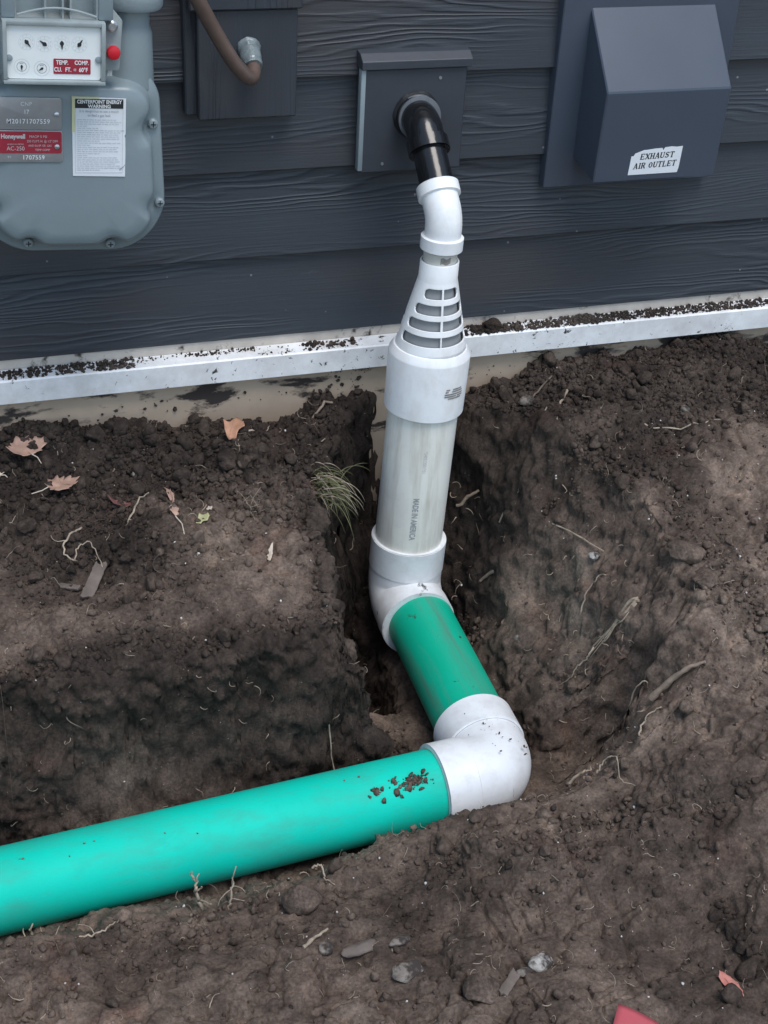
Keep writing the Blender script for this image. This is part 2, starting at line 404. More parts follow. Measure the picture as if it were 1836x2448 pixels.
def ground_base(x, y):
    """large shape of the dug ground: banks, hole by the wall, trench"""
    x = np.asarray(x, float); y = np.asarray(y, float)
    P3 = np.stack([x*3.1, y*3.1, x*0+.7], -1).reshape(-1, 3)
    n1 = fbm(P3, 3, 11).reshape(x.shape)
    n2 = fbm(P3*2.6, 3, 23).reshape(x.shape)
    n3 = fbm(P3*7, 2, 29).reshape(x.shape)
    left = np.interp(-y, [0, .1, .5, .62, .75, 1.0, 1.35, 2.2, 6], [-.120, -.124, -.192, -.30, -.372, -.335, -.315, -.24, -.15])
    right = np.interp(-y, [0, .1, .5, .75, 1.0, 1.35, 2.2, 6], [-.082, -.09, -.150, -.235, -.295, -.30, -.24, -.15])
    k = sstep(.70, 1.02, x)
    P = left*(1-k) + right*k
    near = np.exp(-((x-.6)**2)/2.2 - ((y+.6)**2)/2.)
    P = P + near*(.014*n1 + .010*n2)
    # loose ridge along the right bank, low heap in the right foreground
    P = P + .012*np.exp(-((x-1.02-.12*n1)**2)/.010 - ((y+.50)**2)/.05)
    P = P + .025*np.exp(-((x-.70)**2)/.02 - ((y+.80)**2)/.006)
    # trench along the wall
    yB = -.598 - .058*(.681-x)
    d = y - yB
    edge = 1 + .10*n2 + .04*n3
    front_w = np.interp(x, [.2, .55, .75], [.15, .125, .115])
    wB = np.where(d > 0, (.126 + .02*n1)*(1+.10*n3), front_w)*edge
    dx = np.maximum(0, x-.681)
    wR = np.interp(-y, [.03, .15, .35, .55, .75], [.12, .21, .29, .31, .28])*(1+.08*n1)
    uB = np.sqrt((d/wB)**2 + (dx/wR)**2)
    u0B = np.where(d > 0, .66, .22)
    tB = sstep(u0B, 1., uB)
    # hole to the wall
    xA = .692 + .038*(y+.16)
    e = x - xA
    wL = np.interp(-y, [.0, .10, .15, .26, .41, .48, .53, .6], [.098, .128, .152, .205, .226, .198, .170, .150])
    wA = np.where(e < 0, wL*(1+.12*n2+.09*n3), wR)
    dy = np.maximum(0, y+.17); dyf = np.maximum(0, -.598-y)
    uA = np.sqrt((e/wA)**2 + (dy/.172)**2 + (dyf/.12)**2)
    tA = sstep(np.where(e < 0, .70, .24), np.where(e < 0, .99, 1.), uA)
    tA = np.where(e < 0, tA, .45*tA + .55*np.clip((uA-.26)/.74, 0, 1))
    t = np.minimum(tA, tB)
    z = FLOOR + (P-FLOOR)*t
    # made-up pit on the riser's near side, shaped to keep the hole dark
    return z - .15*np.exp(-((x-.600)/.035)**2-((y+.24)/.11)**2)*(1-sstep(.0, .8, t))

# ------------------------------------------------------------------ the ground, one sheet to the horizon
def axis_pts(a, b, step, far):
    mid = np.arange(a, b+step*.5, step); g = []
    s = step; x = 0
    while x < far: s *= 1.22; x += s; g.append(x)
    g = np.array(g); return np.concatenate([a-g[::-1], mid, mid[-1]+g])
XS = axis_pts(-.16, 1.50, .0025, 70); YS = axis_pts(-1.30, .02, .0025, 70)
def refine(a, lo, hi, step): return np.concatenate([a[a < lo-step*.5], np.arange(lo, hi, step), a[a > hi+step*.5]])
XS = refine(XS, .455, .615, .0010); YS = refine(YS, -.590, -.455, .0009)      # more columns and rows across the steep cut faces
GX, GY = np.meshgrid(XS, YS)
GZ = ground_base(GX, GY)
gzx = np.gradient(GZ, axis=1)/np.gradient(GX, axis=1); gzy = np.gradient(GZ, axis=0)/np.gradient(GY, axis=0)
NR = np.stack([-gzx, -gzy, np.ones_like(GZ)], -1); NR /= np.linalg.norm(NR, axis=-1, keepdims=True)
PT = np.stack([GX, GY, GZ], -1)
inside = sstep(-.6, -.25, GX)*(1-sstep(1.62, 2.0, GX))*sstep(-1.8, -1.4, GY)
def crumbly(x, y):
    """0 trodden smooth .. 1 loose crumbs"""
    p = np.stack([x*6, y*6, x*0], -1).reshape(-1, 3)
    n = fbm(p, 3, 77).reshape(x.shape)
    a = sstep(-.40, -.12, y + .07*n)*.95                      # loose spoil along the house
    a = np.maximum(a, np.exp(-((y+.50)**2)/.003)*(x < .6)*.8)  # broken trench edge
    a = np.maximum(a, np.exp(-((y+.80-.03*n)**2)/.006)*(x < .9)*.38)
    a = np.maximum(a, np.exp(-((x-1.04-.05*n)**2)/.004)*(y < -.3)*.5)
    a = np.maximum(a, sstep(.22, .5, n)*.7)
    a = np.maximum(a, np.exp(-((x-.495-.02*n)**2)/.0020)*(y < -.08)*(y > -.58)*.75)  # crumbling rim of the hole
    a = np.maximum(a, np.exp(-((x-.22)**2)/.02-((y+.28)**2)/.02)*.9)
    return np.clip(a, .04, 1)
CR = crumbly(GX, GY)
fp = PT.reshape(-1, 3); ins = (inside.reshape(-1) > 0)
D = np.zeros(len(fp)); q = fp[ins]; cr = CR.reshape(-1)[ins]
steep = np.clip(1-NR.reshape(-1, 3)[ins][:, 2], 0, 1)
cr = np.maximum(cr, sstep(.15, .5, steep)*.8*(q[:, 0] < .67))
d = (.011+.016*steep)*fbm(q*9, 3, 3) + .0065*fbm(q*24, 3, 8)*(.15+.85*cr)
for sc, am, sd in ((30., .0085, 41), (62., .0058, 53), (125., .0030, 67)):
    wq = q*sc + .35*np.stack([vnoise(q*sc*1.7, 5), vnoise(q*sc*1.7, 6), vnoise(q*sc*1.7, 7)], 1)
    f1, f2, cid = worley(wq, sd)
    lump = np.clip((f2-f1)*2.2, 0, 1)**.6*(.30+.85*cid) - .42
    d = d + am*lump*np.clip(cr*1.25-.12+.25*(cid-.5), .02, 1.2)
pl = fbm(q*6.5, 4, 71, .55)+.05*fbm(q*40, 2, 73)                # trodden plates with broken edges
for l in (-.30, -.12, .02, .15, .28, .42): d = d + .0058*sstep(l-.012, l+.012, pl)
d = d - .017
# desiccation cracks and shovel-cut facets in the smooth parts
wq = q*np.array([13, 13, 13]) + .5*np.stack([vnoise(q*30, 15), vnoise(q*30, 16), vnoise(q*30, 17)], 1)
f1, f2, cid = worley(wq, 91)
crack = np.exp(-((f2-f1)/.05)**2)*sstep(-.1, .15, vnoise(q*7, 19))
d = d - .0075*crack*(1-.5*cr) + (cid-.5)*.005*(1-cr*.5)
pit = np.clip(fbm(q*38, 2, 33)-.38, 0, 1); d = d - .03*pit*(.3+.7*cr)
d = d + .0022*fbm(q*130, 3, 61)*(.35+.65*cr)
D[ins] = d*inside.reshape(-1)[ins]
PD = (fp + NR.reshape(-1, 3)*D[:, None]).reshape(PT.shape)
HZ = PD[..., 2]
def gz(x, y):
    """height of the finished ground"""
    x = np.atleast_1d(np.asarray(x, float)); y = np.atleast_1d(np.asarray(y, float))
    i = np.clip(np.searchsorted(XS, x)-1, 0, len(XS)-2); j = np.clip(np.searchsorted(YS, y)-1, 0, len(YS)-2)
    u = (x-XS[i])/(XS[i+1]-XS[i]); v = (y-YS[j])/(YS[j+1]-YS[j])
    return HZ[j, i]*(1-u)*(1-v)+HZ[j, i+1]*u*(1-v)+HZ[j+1, i]*(1-u)*v+HZ[j+1, i+1]*u*v
def gz1(x, y): return float(gz(x, y)[0])
def big_mesh(name, V, quads, mat):
    me = bpy.data.meshes.new(name); nv = len(V); nf, k = quads.shape
    me.vertices.add(nv); me.vertices.foreach_set('co', np.ascontiguousarray(V, dtype=np.float32).ravel())
    me.loops.add(nf*k); me.loops.foreach_set('vertex_index', np.ascontiguousarray(quads, dtype=np.int32).ravel())
    me.polygons.add(nf); me.polygons.foreach_set('loop_start', np.arange(0, nf*k, k, dtype=np.int32))
    me.polygons.foreach_set('use_smooth', np.ones(nf, dtype=bool)); me.update(calc_edges=True); me.validate()
    me.materials.append(mat); o = bpy.data.objects.new(name, me); COL.objects.link(o); return o
ny, nx = GX.shape; ii = (np.arange(ny-1)[:, None]*nx + np.arange(nx-1)[None]).ravel()
ground = big_mesh('ground', PD.reshape(-1, 3), np.stack([ii, ii+1, ii+1+nx, ii+nx], 1), M['soil'])
dr = ground.data.attributes.new('dry', 'FLOAT', 'POINT')
DRY = np.clip((1-CR.ravel())*(.72+.6*fbm(fp*4, 3, 88)+(.25*sstep(.86, 1.0, fp[:, 0])-.25*(1-sstep(.74, .90, fp[:, 0]))*(fp[:, 0] > .68))*sstep(-.25, -.4, fp[:, 1])), 0, 1)
dr.data.foreach_set('value', DRY.astype(np.float32)); DRY = DRY.reshape(GX.shape)
def dry_at(x, y): return DRY[np.clip(np.searchsorted(YS, y), 0, len(YS)-1), np.clip(np.searchsorted(XS, x), 0, len(XS)-1)]
setp(ground, 'dug dark brown garden soil with an open pipe trench', None, None, 'structure')

# ------------------------------------------------------------------ the house wall
wall = thing('house_wall', 'dark slate lap siding house wall above white drip flashing', 'wall', (1., .0, -.9))
X0, X1 = -2.2, 4.4; EXP = .1314
mk('sheathing', box(X0, X1, .03, .16, -.03, 2.9), M['beige'], wall)
mk('foundation_board', box(X0, X1, -.010, .15, -1.1, -.0305), M['found'], wall)
for k in range(21):
    z = k*EXP
    poly = [(.0135, z+.0), (.0012, z+.0), (0, z+.0015), (.0148, z+EXP+.028), (.0265, z+EXP+.028)]
    V, F = prism(poly, 'x', X0, X1)
    # long boards are never dead straight
    mk('siding_board', (V, F), M['siding'], wall, sharp=25)
mk('starter_strip', box(X0, X1, .0035, .0295, -.03, .006, .001), M['beige'], wall)
lip = [(.0030, -.0165), (-.0240, -.0200), (-.0262, -.0222), (-.0262, -.0575), (-.0225, -.0575), (-.0225, -.0245), (.0030, -.0210)]
setp(mk('drip_flashing', prism(lip, 'x', X0, X1), M['lip'], wall, sharp=20), 'white vinyl drip flashing splashed with soil')

# ------------------------------------------------------------------ mounting blocks
blk = thing('mounting_block', 'dark wooden siding block that the brown bent tube enters', 'mounting block', (.455, 0, .35))
mk('back_plate', box(.374, .531, -.014, .012, .353, .530, .002, 1), M['block'], blk, smooth=False)
mk('face_board', box(.389, .5265, -.030, -.0135, .3505, .497, .0018, 1), M['block'], blk, smooth=False)
mk('drip_cap', box(.3775, .5315, -.036, -.0135, .4975, .524, .002, 1), M['block'], blk, smooth=False)
b2 = thing('mounting_block', 'dark flat siding block with lipped top that the black pipe exits', 'mounting block', (.705, 0, .26))
mk('face_board', box(.626, .782, -.020, .012, .258, .408, .002, 1), M['plate_paint'], b2, smooth=False)
cap = [(.010, .431), (-.012, .429), (-.0255, .420), (-.0255, .4085), (.010, .4085)]
mk('drip_cap', prism(cap, 'x', .622, .787, .001), M['plate_paint'], b2, smooth=False)
mk('edge_bead', prism([(-.008, .262), (-.0215, .262), (-.0215, .408), (-.008, .408)], 'x', .6225, .6295, .001), M['meter_cap'], b2)
for sx, sz in ((.741, .393), (.660, .271)):
    mk('nail_head', sweep([(sx, -.019, sz), (sx, -.0215, sz), (sx, -.0215, sz)], [.0022, .0022, .0008], 10), M['steel'], b2)

# ------------------------------------------------------------------ brown bent tube
tube = thing('bent_tube', 'brown bent metal tube curving out of its siding block', 'tube', (.458, -.03, .43))
ctrl = [(.459, -.022, .441), (.4585, -.045, .436), (.457, -.064, .427), (.4515, -.078, .4215), (.444, -.085, .424), (.434, -.0885, .434), (.421, -.092, .450), (.396, -.101, .491), (.370, -.118, .537), (.33, -.135, .61), (.295, -.135, .70), (.287, -.132, .80)]
def spline(P, n=8):
    P = [np.array(p, float) for p in P]; P = [2*P[0]-P[1]]+P+[2*P[-1]-P[-2]]; out = []
    for i in range(1, len(P)-2):
        for k in range(n):
            t = k/n; a, b, c, e = P[i-1:i+3]
            out.append(.5*((2*b)+(-a+c)*t+(2*a-5*b+4*c-e)*t*t+(-a+3*b-3*c+e)*t**3))
    out.append(P[-2]); return out
pt = spline(ctrl)
mk('tube', sweep(pt, [.0098]*len(pt), 24), M['copper'], tube)
cp = spline([(.459, -.026, .447), (.4585, -.037, .442), (.458, -.050, .4355), (.4575, -.060, .430)], 6)
setp(mk('caulk_sleeve', sweep(cp, [.0165, .0168, .016, .0152, .0155, .015, .0148, .0145, .014, .0142, .0138, .0136, .0134, .0133, .0132, .0131, .013, .0128, .0126][:len(cp)], 24, wob=.03), M['caulk'], tube), 'smeared silver sealant collar')

# ------------------------------------------------------------------ exhaust hood
hood = thing('exhaust_hood', 'dark metal exhaust hood with a white paper label on its front', 'vent hood', (1.075, 0, .21))
mk('flange', box(.927, 1.214, -.010, .012, .213, .53, .0015, 1), M['hood'], hood, smooth=False)
bm = bmesh.new()
def hv(*p): return bm.verts.new(p)
xl, xr = .9715, 1.1735; yf = -.088; yb = -.0095
A_ = [hv(xl, yb, .481), hv(xr, yb, .481), hv(xr+.003, yf, .381), hv(xl+.003, yf, .381), hv(xr+.002, yf+.004, .2465), hv(xl+.001, yf+.004, .2465), hv(xr, yb, .262), hv(xl, yb, .262)]
for f in ((0, 1, 2, 3), (3, 2, 4, 5), (0, 3, 5, 7), (1, 6, 4, 2)): bm.faces.new([A_[i] for i in f])
bmesh.ops.recalc_face_normals(bm, faces=bm.faces[:])
ed = [e for e in bm.edges if len(e.link_faces) == 2]
bmesh.ops.bevel(bm, geom=ed, offset=.0016, segments=1, affect='EDGES', profile=.5)
hb = mk('hood_shell', dump(bm), M['hood'], hood, smooth=False)
sm = hb.modifiers.new('thickness', 'SOLIDIFY'); sm.thickness = .0014; sm.offset = 0
mk('damper_flap', box(.990, 1.158, -.030, -.024, .275, .42, .002), M['black_matte'], hood)
# torn label: outline with a ragged upper edge
lab = thing_lab = [(1.0275, .2545), (1.1100, .2545), (1.1115, .262), (1.1120, .2795), (1.1125, .2952), (1.103, .2945), (1.094, .2955), (1.083, .2946), (1.0805, .2902), (1.0785, .2940), (1.066, .2935), (1.056, .2925), (1.049, .2922), (1.043, .2902), (1.0345, .2875), (1.0325, .2835), (1.0288, .2835)]
def lab_y(z): return yf + .004*(.381-z)/(.1345)
pv = [(x, lab_y(z)-.0012, z) for x, z in lab] + [(x, lab_y(z)-.0003, z) for x, z in lab]; nl = len(lab)
pf = [tuple(range(nl)), tuple(range(nl, 2*nl))[::-1]] + [(i, i+nl, (i+1) % nl+nl, (i+1) % nl) for i in range(nl)]
lb = setp(mk('paper_label', (pv, pf), M['paper'], hood, sharp=20), 'torn white paper label reading EXHAUST AIR OUTLET')
SER = {  # bold slab-serif capitals: strokes on a 5 x 7 grid (x0,y0,x1,y1,width)
 'E': [(1, 0, 1, 7, 1.5), (0, .4, 4.6, .4, .8), (0, 6.6, 4.6, 6.6, .8), (1, 3.5, 3.2, 3.5, .8), (4.3, .4, 4.3, 1.9, .6), (4.3, 5.1, 4.3, 6.6, .6), (3.2, 2.6, 3.2, 4.4, .6)],
 'X': [(.6, .3, 4.4, 6.7, 1.), (.6, 6.7, 4.4, .3, 1.5), (-.2, .35, 1.6, .35, .7), (3.3, .35, 5.2, .35, .7), (-.2, 6.65, 1.8, 6.65, .7), (3.4, 6.65, 5.1, 6.65, .7)],
 'H': [(1, 0, 1, 7, 1.5), (4, 0, 4, 7, 1.5), (1, 3.5, 4, 3.5, .8), (0, .35, 2, .35, .7), (3, .35, 5, .35, .7), (0, 6.65, 2, 6.65, .7), (3, 6.65, 5, 6.65, .7)],
 'A': [(.7, .3, 2.5, 7, .9), (2.5, 7, 4.3, .3, 1.5), (1.4, 2.4, 3.8, 2.4, .7), (-.2, .35, 1.7, .35, .7), (3.2, .35, 5.2, .35, .7)],
 'U': [(1, 1.4, 1, 7, 1.5), (4.2, 1.2, 4.2, 7, .9), (1.1, 1.2, 2.4, .4, 1.2), (2.4, .4, 4.2, 1.3, .9), (0, 6.65, 2, 6.65, .7), (3.3, 6.65, 5.1, 6.65, .7)],
 'S': [(4.2, 5.6, 2.6, 6.6, .9), (2.6, 6.6, 1., 5.8, 1.), (1., 5.8, 1.1, 4.5, 1.3), (1.1, 4.5, 3.9, 2.9, 1.5), (3.9, 2.9, 4., 1.4, 1.3), (4., 1.4, 2.5, .4, 1.), (2.5, .4, .8, 1.3, .9), (4.2, 4.9, 4.2, 6.8, .6), (.8, .2, .8, 2.1, .6)],
 'T': [(2.5, 0, 2.5, 7, 1.5), (.1, 6.6, 4.9, 6.6, .8), (.35, 5.0, .35, 6.6, .6), (4.65, 5.0, 4.65, 6.6, .6), (1.4, .35, 3.6, .35, .7)],
 'I': [(1.6, 0, 1.6, 7, 1.5), (.5, .35, 2.7, .35, .7), (.5, 6.65, 2.7, 6.65, .7)],
 'R': [(1, 0, 1, 7, 1.5), (0, .35, 2, .35, .7), (0, 6.6, 3.4, 6.6, .8), (3.4, 6.6, 4.2, 5.2, 1.3), (4.2, 5.2, 3.2, 3.6, 1.2), (1, 3.6, 3.2, 3.6, .8), (2.6, 3.6, 4.3, .3, 1.4), (3.8, .35, 5.1, .35, .7)],
 'O': [(1., 1.8, 1., 5.2, 1.5), (4., 1.8, 4., 5.2, 1.5), (1., 5.2, 2.5, 6.6, 1.), (2.5, 6.6, 4., 5.2, 1.), (1., 1.8, 2.5, .4, 1.), (2.5, .4, 4., 1.8, 1.)],
 'L': [(1.2, 0, 1.2, 7, 1.5), (.1, .4, 4.6, .4, .8), (4.3, .4, 4.3, 2.2, .6), (.1, 6.65, 2.3, 6.65, .7)]}
ADV = {'I': 3.3, ' ': 3.0}
def slab(word, x0, z0, h, width, slope):
    tot = sum(ADV.get(c, 5.5) for c in word); s = width/tot; sz = h/7; cur = 0; parts = []; kz = 0
    for c in word:
        for (a, b, cx, cz, wd) in SER.get(c, []):
            p = np.array([(a+cur)*s, b*sz]); r = np.array([(cx+cur)*s, cz*sz]); t = r-p; t = t/max(1e-9, np.linalg.norm(t)); nn = np.array([-t[1], t[0]])*wd*sz*.5
            kz += 1
            vv = []
            for e in (p+nn, p-nn, r-nn, r+nn):
                xx = x0+e[0]+e[1]*.10; zz = z0+e[1]+slope*e[0]; vv.append((xx, lab_y(zz)-.00135-kz*2e-6, zz))
            parts.append((vv, [(0, 1, 2, 3)]))
        cur += ADV.get(c, 5.5)
    return join(*parts)
mk('lettering', join(slab('EXHAUST', 1.0435, .2775, .0092, .0570, .025), slab('AIR OUTLET', 1.0345, .2632, .0092, .0715, .03)), M['print'], lb, smooth=False)

# ------------------------------------------------------------------ gas meter
meter = thing('gas_meter', 'grey gas meter with white dial window and red label', 'gas meter', (.19, -.15, .35), (0, .06, 0))
def rrect(pts, rad, n=9):
    """closed outline with rounded corners; pts counter-clockwise (u,v)"""
    out = []; k = len(pts)
    for i in range(k):
        p = np.array(pts[i], float); a = np.array(pts[i-1], float); b = np.array(pts[(i+1) % k], float)
        da = (a-p)/np.linalg.norm(a-p); db = (b-p)/np.linalg.norm(b-p); r = rad[i] if hasattr(rad, '__len__') else rad
        ang = math.acos(float(np.clip(da.dot(db), -1, 1))); t = r/math.tan(ang/2)
        c = p+(da+db)/np.linalg.norm(da+db)*r/math.sin(ang/2)
        s = p+da*t-c; e = p+db*t-c; a0 = math.atan2(s[1], s[0]); a1 = math.atan2(e[1], e[0]); dlt = (a1-a0+math.pi) % (2*math.pi)-math.pi
        for q in range(n+1):
            w = a0+dlt*q/n; out.append((c[0]+r*math.cos(w), c[1]+r*math.sin(w)))
    return out
def loft(rings, cap0=True, cap1=True):
    V = []; F = []; n = len(rings[0])
    for r in rings: V += r
    for i in range(len(rings)-1):
        for k in range(n):
            a = i*n+k; b = i*n+(k+1) % n; F.append((a, a+n, b+n, b))
    if cap0: F.append(tuple(range(n)))
    if cap1: F.append(tuple(range((len(rings)-1)*n, len(rings)*n))[::-1])
    return V, F
base = [(-.112, -.1245), (.137, -.1245), (.118, .1185), (-.098, .1185)]
rad = [.072, .072, .048, .048]
out = np.array(rrect(base, rad, 14)); cen = np.array([.01, 0.])
SC = [(.1124, .0468), (.1237, -.0577), (.060, -.1136), (-.0454, -.1109), (-.101, -.0577), (-.094, .0468)]
def inset(o, dd):
    n = len(o); t = np.roll(o, -1, 0)-np.roll(o, 1, 0); t /= np.linalg.norm(t, axis=1, keepdims=True); nn = np.stack([-t[:, 1], t[:, 0]], 1)
    return o+nn*(dd[:, None] if hasattr(dd, "__len__") else dd)
def dense(o, n=220):
    L = np.concatenate([[0], np.cumsum(np.linalg.norm(np.roll(o, -1, 0)-o, axis=1))]); oo = np.vstack([o, o[:1]])
    s = np.linspace(0, L[-1], n, endpoint=False); return np.stack([np.interp(s, L, oo[:, 0]), np.interp(s, L, oo[:, 1])], 1)
od = dense(out)
sc = np.array(SC)
def scallop(o, extra):
    dd = np.sqrt(((o[:, None]-sc[None])**2).sum(2)).min(1)
    return extra*np.exp(-(dd/.0135)**2)
def ring(o, y): return [(float(a), y, float(b)) for a, b in o]
i1 = inset(od, .0125); i1 = inset(od, .0125+scallop(i1, .0105))
i2 = inset(i1, .0045); i3 = inset(i1, .011)
rings = [ring(od, .055), ring(od, .004), ring(inset(od, .0015), .0015), ring(inset(od, .003), 0.), ring(i1, 0.), ring(inset(i1, .0008), -.004), ring(i2, -.020), ring(inset(i1, .0065), -.026), ring(i3, -.0295), ring(cen+(i3-cen)*.86, -.0315), ring(cen+(i3-cen)*.5, -.032), ring(cen+(i3-cen)*.02, -.032)]
mk('meter_case', loft(rings), M['meter'], meter, True, 180)
for u, v in SC:
    s_ = mk('screw', sweep([(u, .001, v), (u, -.0045, v), (u, -.0062, v), (u, -.0066, v)], [.0062, .0062, .0048, .0012], 18), M['meter_cap'], meter, True)
    mk('screw_slot', join(box(u-.0034, u+.0034, -.0072, -.0060, v-.0006, v+.0006), box(u-.0006, u+.0006, -.0072, -.0060, v-.0034, v+.0034)), M['print'], s_, True)
# upper housing behind the dial box
mk('upper_housing', box(-.100, .052, -.030, .050, .108, .262, .008, 3), M['meter_cap'], meter, True)
for u in (-.074, .083):
    pk = mk('pipe_neck', sweep([(u, .024, .09), (u, .024, .155), (u, .024, .165), (u, .024, .205), (u, .024, .205)], [.034, .030, .0265, .0265, .02], 32), M['meter'], meter, True)
    mk('union_nut', sweep([(u, .024, .186), (u, .024, .186), (u, .024, .190), (u, .024, .207), (u, .024, .2115), (u, .024, .2125)], [.03, .0405, .0425, .0425, .040, .03], 40), M['meter_cap'], pk, True)
    mk('riser_pipe', sweep([(u, .024, .20), (u, .024, .46), (u, .027, .50), (u, .04, .525), (u, .07, .535), (u, .165, .535)], [.0167]*6, 24), M['meter'], meter, True)
# dial box
ib = mk('index_box', join(box(-.0765, .0415, -.073, -.028, .1137, .1185, .001), box(-.0765, -.0715, -.073, -.028, .1186, .186, .001), box(.0365, .0415, -.073, -.028, .1186, .186, .001), box(-.0765, .0415, -.071, -.028, .1805, .1865, .001),
        box(-.0714, .0364, -.0655, -.028, .1187, .1804)), M['cover'], meter, True)
up = []
for a, b in (((-.060, .1867), (-.060, .24)), ((-.026, .1867), (-.026, .235)), ((-.006, .1867), (-.006, .235)), ((.003, .1867), (.003, .215)), ((.0335, .1867), (.0335, .24))):
    up.append(box(a[0]-.0011, a[0]+.0011, -.058, -.030, a[1], b[1]))
arc = []
for k in range(17):
    t = k/16; uu = -.058+.09*t; vv = .1905+.0085*math.sin(math.pi*t); arc.append((uu, -.060, vv))
up.append(sweep(arc, [.0013]*17, 8))
mk('cover_rib', join(*up), M['cover'], ib, True)
for a, b in ((-.0765, -.061), (.0345, .0515)): mk('cover_post', box(a, b, -.062, -.030, .1867, .245, .002), M['meter'], ib, True)
dp = mk('dial_plate', prism(rrect([(-.0713, .1190), (.0363, .1190), (.0363, .1803), (-.0713, .1803)], .003, 4), 'y', -.0668, -.0656), M['dial'], ib, True, smooth=False)
def disc(u, v, y, r, n=28): return [(u+r*math.cos(2*math.pi*k/n), y, v+r*math.sin(2*math.pi*k/n)) for k in range(n)], [tuple(range(n))]
def annulus(u, v, y, r0, r1, n=32, a0=0, a1=2*math.pi):
    V = []; F = []
    for k in range(n+1):
        t = a0+(a1-a0)*k/n; V += [(u+r0*math.cos(t), y, v+r0*math.sin(t)), (u+r1*math.cos(t), y, v+r1*math.sin(t))]
    for k in range(n): F.append((2*k, 2*k+1, 2*k+3, 2*k+2))
    return V, F
def hand(u, v, y, ang, L, w):
    c, s = math.cos(ang), math.sin(ang)
    P = [(-.45*L, -w*.9), (-.45*L, w*.9), (0, w*1.6), (L, w*.35), (L, -w*.35), (0, -w*1.6)]
    return [(u+c*a-s*b, y, v+s*a+c*b) for a, b in P], [tuple(range(6))]
for k, (u, v, ang) in enumerate([(-.0488, .1614, R(-52)), (-.0286, .1596, R(145)), (-.0087, .1608, R(-88)), (.0114, .160, R(58))]):
    tick = []
    for q in range(10):
        t = 2*math.pi*q/10+.3; vv, ff = text(str(q), .0028); tick.append((np.stack([vv[:, 0]+u+.0072*math.cos(t), np.full(len(vv), -.0671), vv[:, 1]+v+.0072*math.sin(t)], 1), ff))
    dd = mk('dial', join(annulus(u, v, -.0670, .0050, .0053), annulus(u, v, -.0670, .0089, .0091), *tick), M['faint'], ib, True, smooth=False)
    mk('dial_hand', join(hand(u, v, -.0676, ang, .0068, .0010), disc(u, v, -.0677, .0024, 16)), M['print'], ib, True, smooth=False)
for u, v, ang in ((-.055, .133, R(-90)), (-.032, .1313, R(215))):
    mk('test_dial', join(annulus(u, v, -.0670, .0052, .0058), annulus(u, v, -.0670, .0086, .0088), annulus(u, v, -.0671, .0036, .0043, 10, R(60), R(125))), M['grey_print'], ib, True, smooth=False)
    mk('dial_hand', join(hand(u, v, -.0676, ang, .0045, .0007), disc(u, v, -.0677, .0015, 12)), M['print'], ib, True, smooth=False)
for u in (-.069, .0335): mk('plate_screw', sweep([(u, -.066, .143), (u, -.0690, .143), (u, -.0695, .143)], [.0038, .0038, .002], 16), M['meter_cap'], ib, True)
mk('red_panel', prism(rrect([(-.0186, .1255), (.0245, .1255), (.0245, .1432), (-.0186, .1432)], .0012, 3), 'y', -.0674, -.0669), M['red_label'], ib, True, smooth=False)
mk('red_panel_lettering', flat_text([('TEMP.', -.0085, .1388, .0068, dict(bold=.00018, sx=.80)), ('COMP.', .0140, .1388, .0068, dict(bold=.00018, sx=.80)), ('CU.', -.0135, .1305, .0070, dict(bold=.00018, sx=.80)), ('FT.', -.0015, .1305, .0070, dict(bold=.00018, sx=.80)), ('@', .0062, .1308, .0035, {}), ('60°F', .0160, .1305, .0070, dict(bold=.00018, sx=.80))], -.0677), M['white_print'], ib, True, smooth=False)
# seal lug with red knob beside the dial box
lug = mk('seal_lug', prism(rrect([(.0417, .124), (.0625, .124), (.0655, .183), (.0520, .1985), (.0417, .1985)], .003, 3), 'y', -.044, -.029, .001), M['cover'], meter, True)
mk('lug_bolt', sweep([(.0525, -.044, .1775), (.0525, -.0485, .1775), (.0525, -.0510, .1775)], [.0072, .0068, .0045], 20), M['steel'], lug, True)
setp(mk('seal_knob', sweep([(.0543, -.042, .1465), (.0543, -.050, .1465), (.0543, -.0525, .1465), (.0543, -.0535, .1465)], [.0082, .0082, .0072, .004], 24), M['red'], lug, True), 'round red plastic seal')
mk('seal_washer', sweep([(.0543, -.0439, .1465), (.0543, -.046, .1465)], [.0092, .0090], 24), M['cover'], lug, True)
# name plates
npl = mk('name_plate', prism(rrect([(-.100, .0475), (-.0055, .0475), (-.0055, .0870), (-.100, .0870)], .004, 4), 'y', -.0338, -.0318, .0003), M['plate'], meter, True)
DT = dict(bold=.00012, sx=.95)
mk('lettering', flat_text([('CNP', -.0475, .0790, .0068, dict(sx=.95, spacing=1.1)), ('17', -.0475, .0695, .0070, DT), ('M20171707559', -.0455, .0577, .0081, dict(bold=.00012, sx=.92, spacing=1.12))], -.0343), M['white_print'], npl, True, smooth=False)
rp = setp(mk('rating_plate', prism(rrect([(-.100, .0070), (-.0045, .0070), (-.0045, .0465), (-.100, .0465)], .0035, 4), 'y', -.0338, -.0318, .0003), M['plate'], meter, True), 'grey plate with a red printed field')
mk('red_field', prism(rrect([(-.100, .0185), (-.0058, .0185), (-.0058, .0455), (-.100, .0455)], .0025, 3), 'y', -.0345, -.0336), M['red_label'], rp, True, smooth=False)
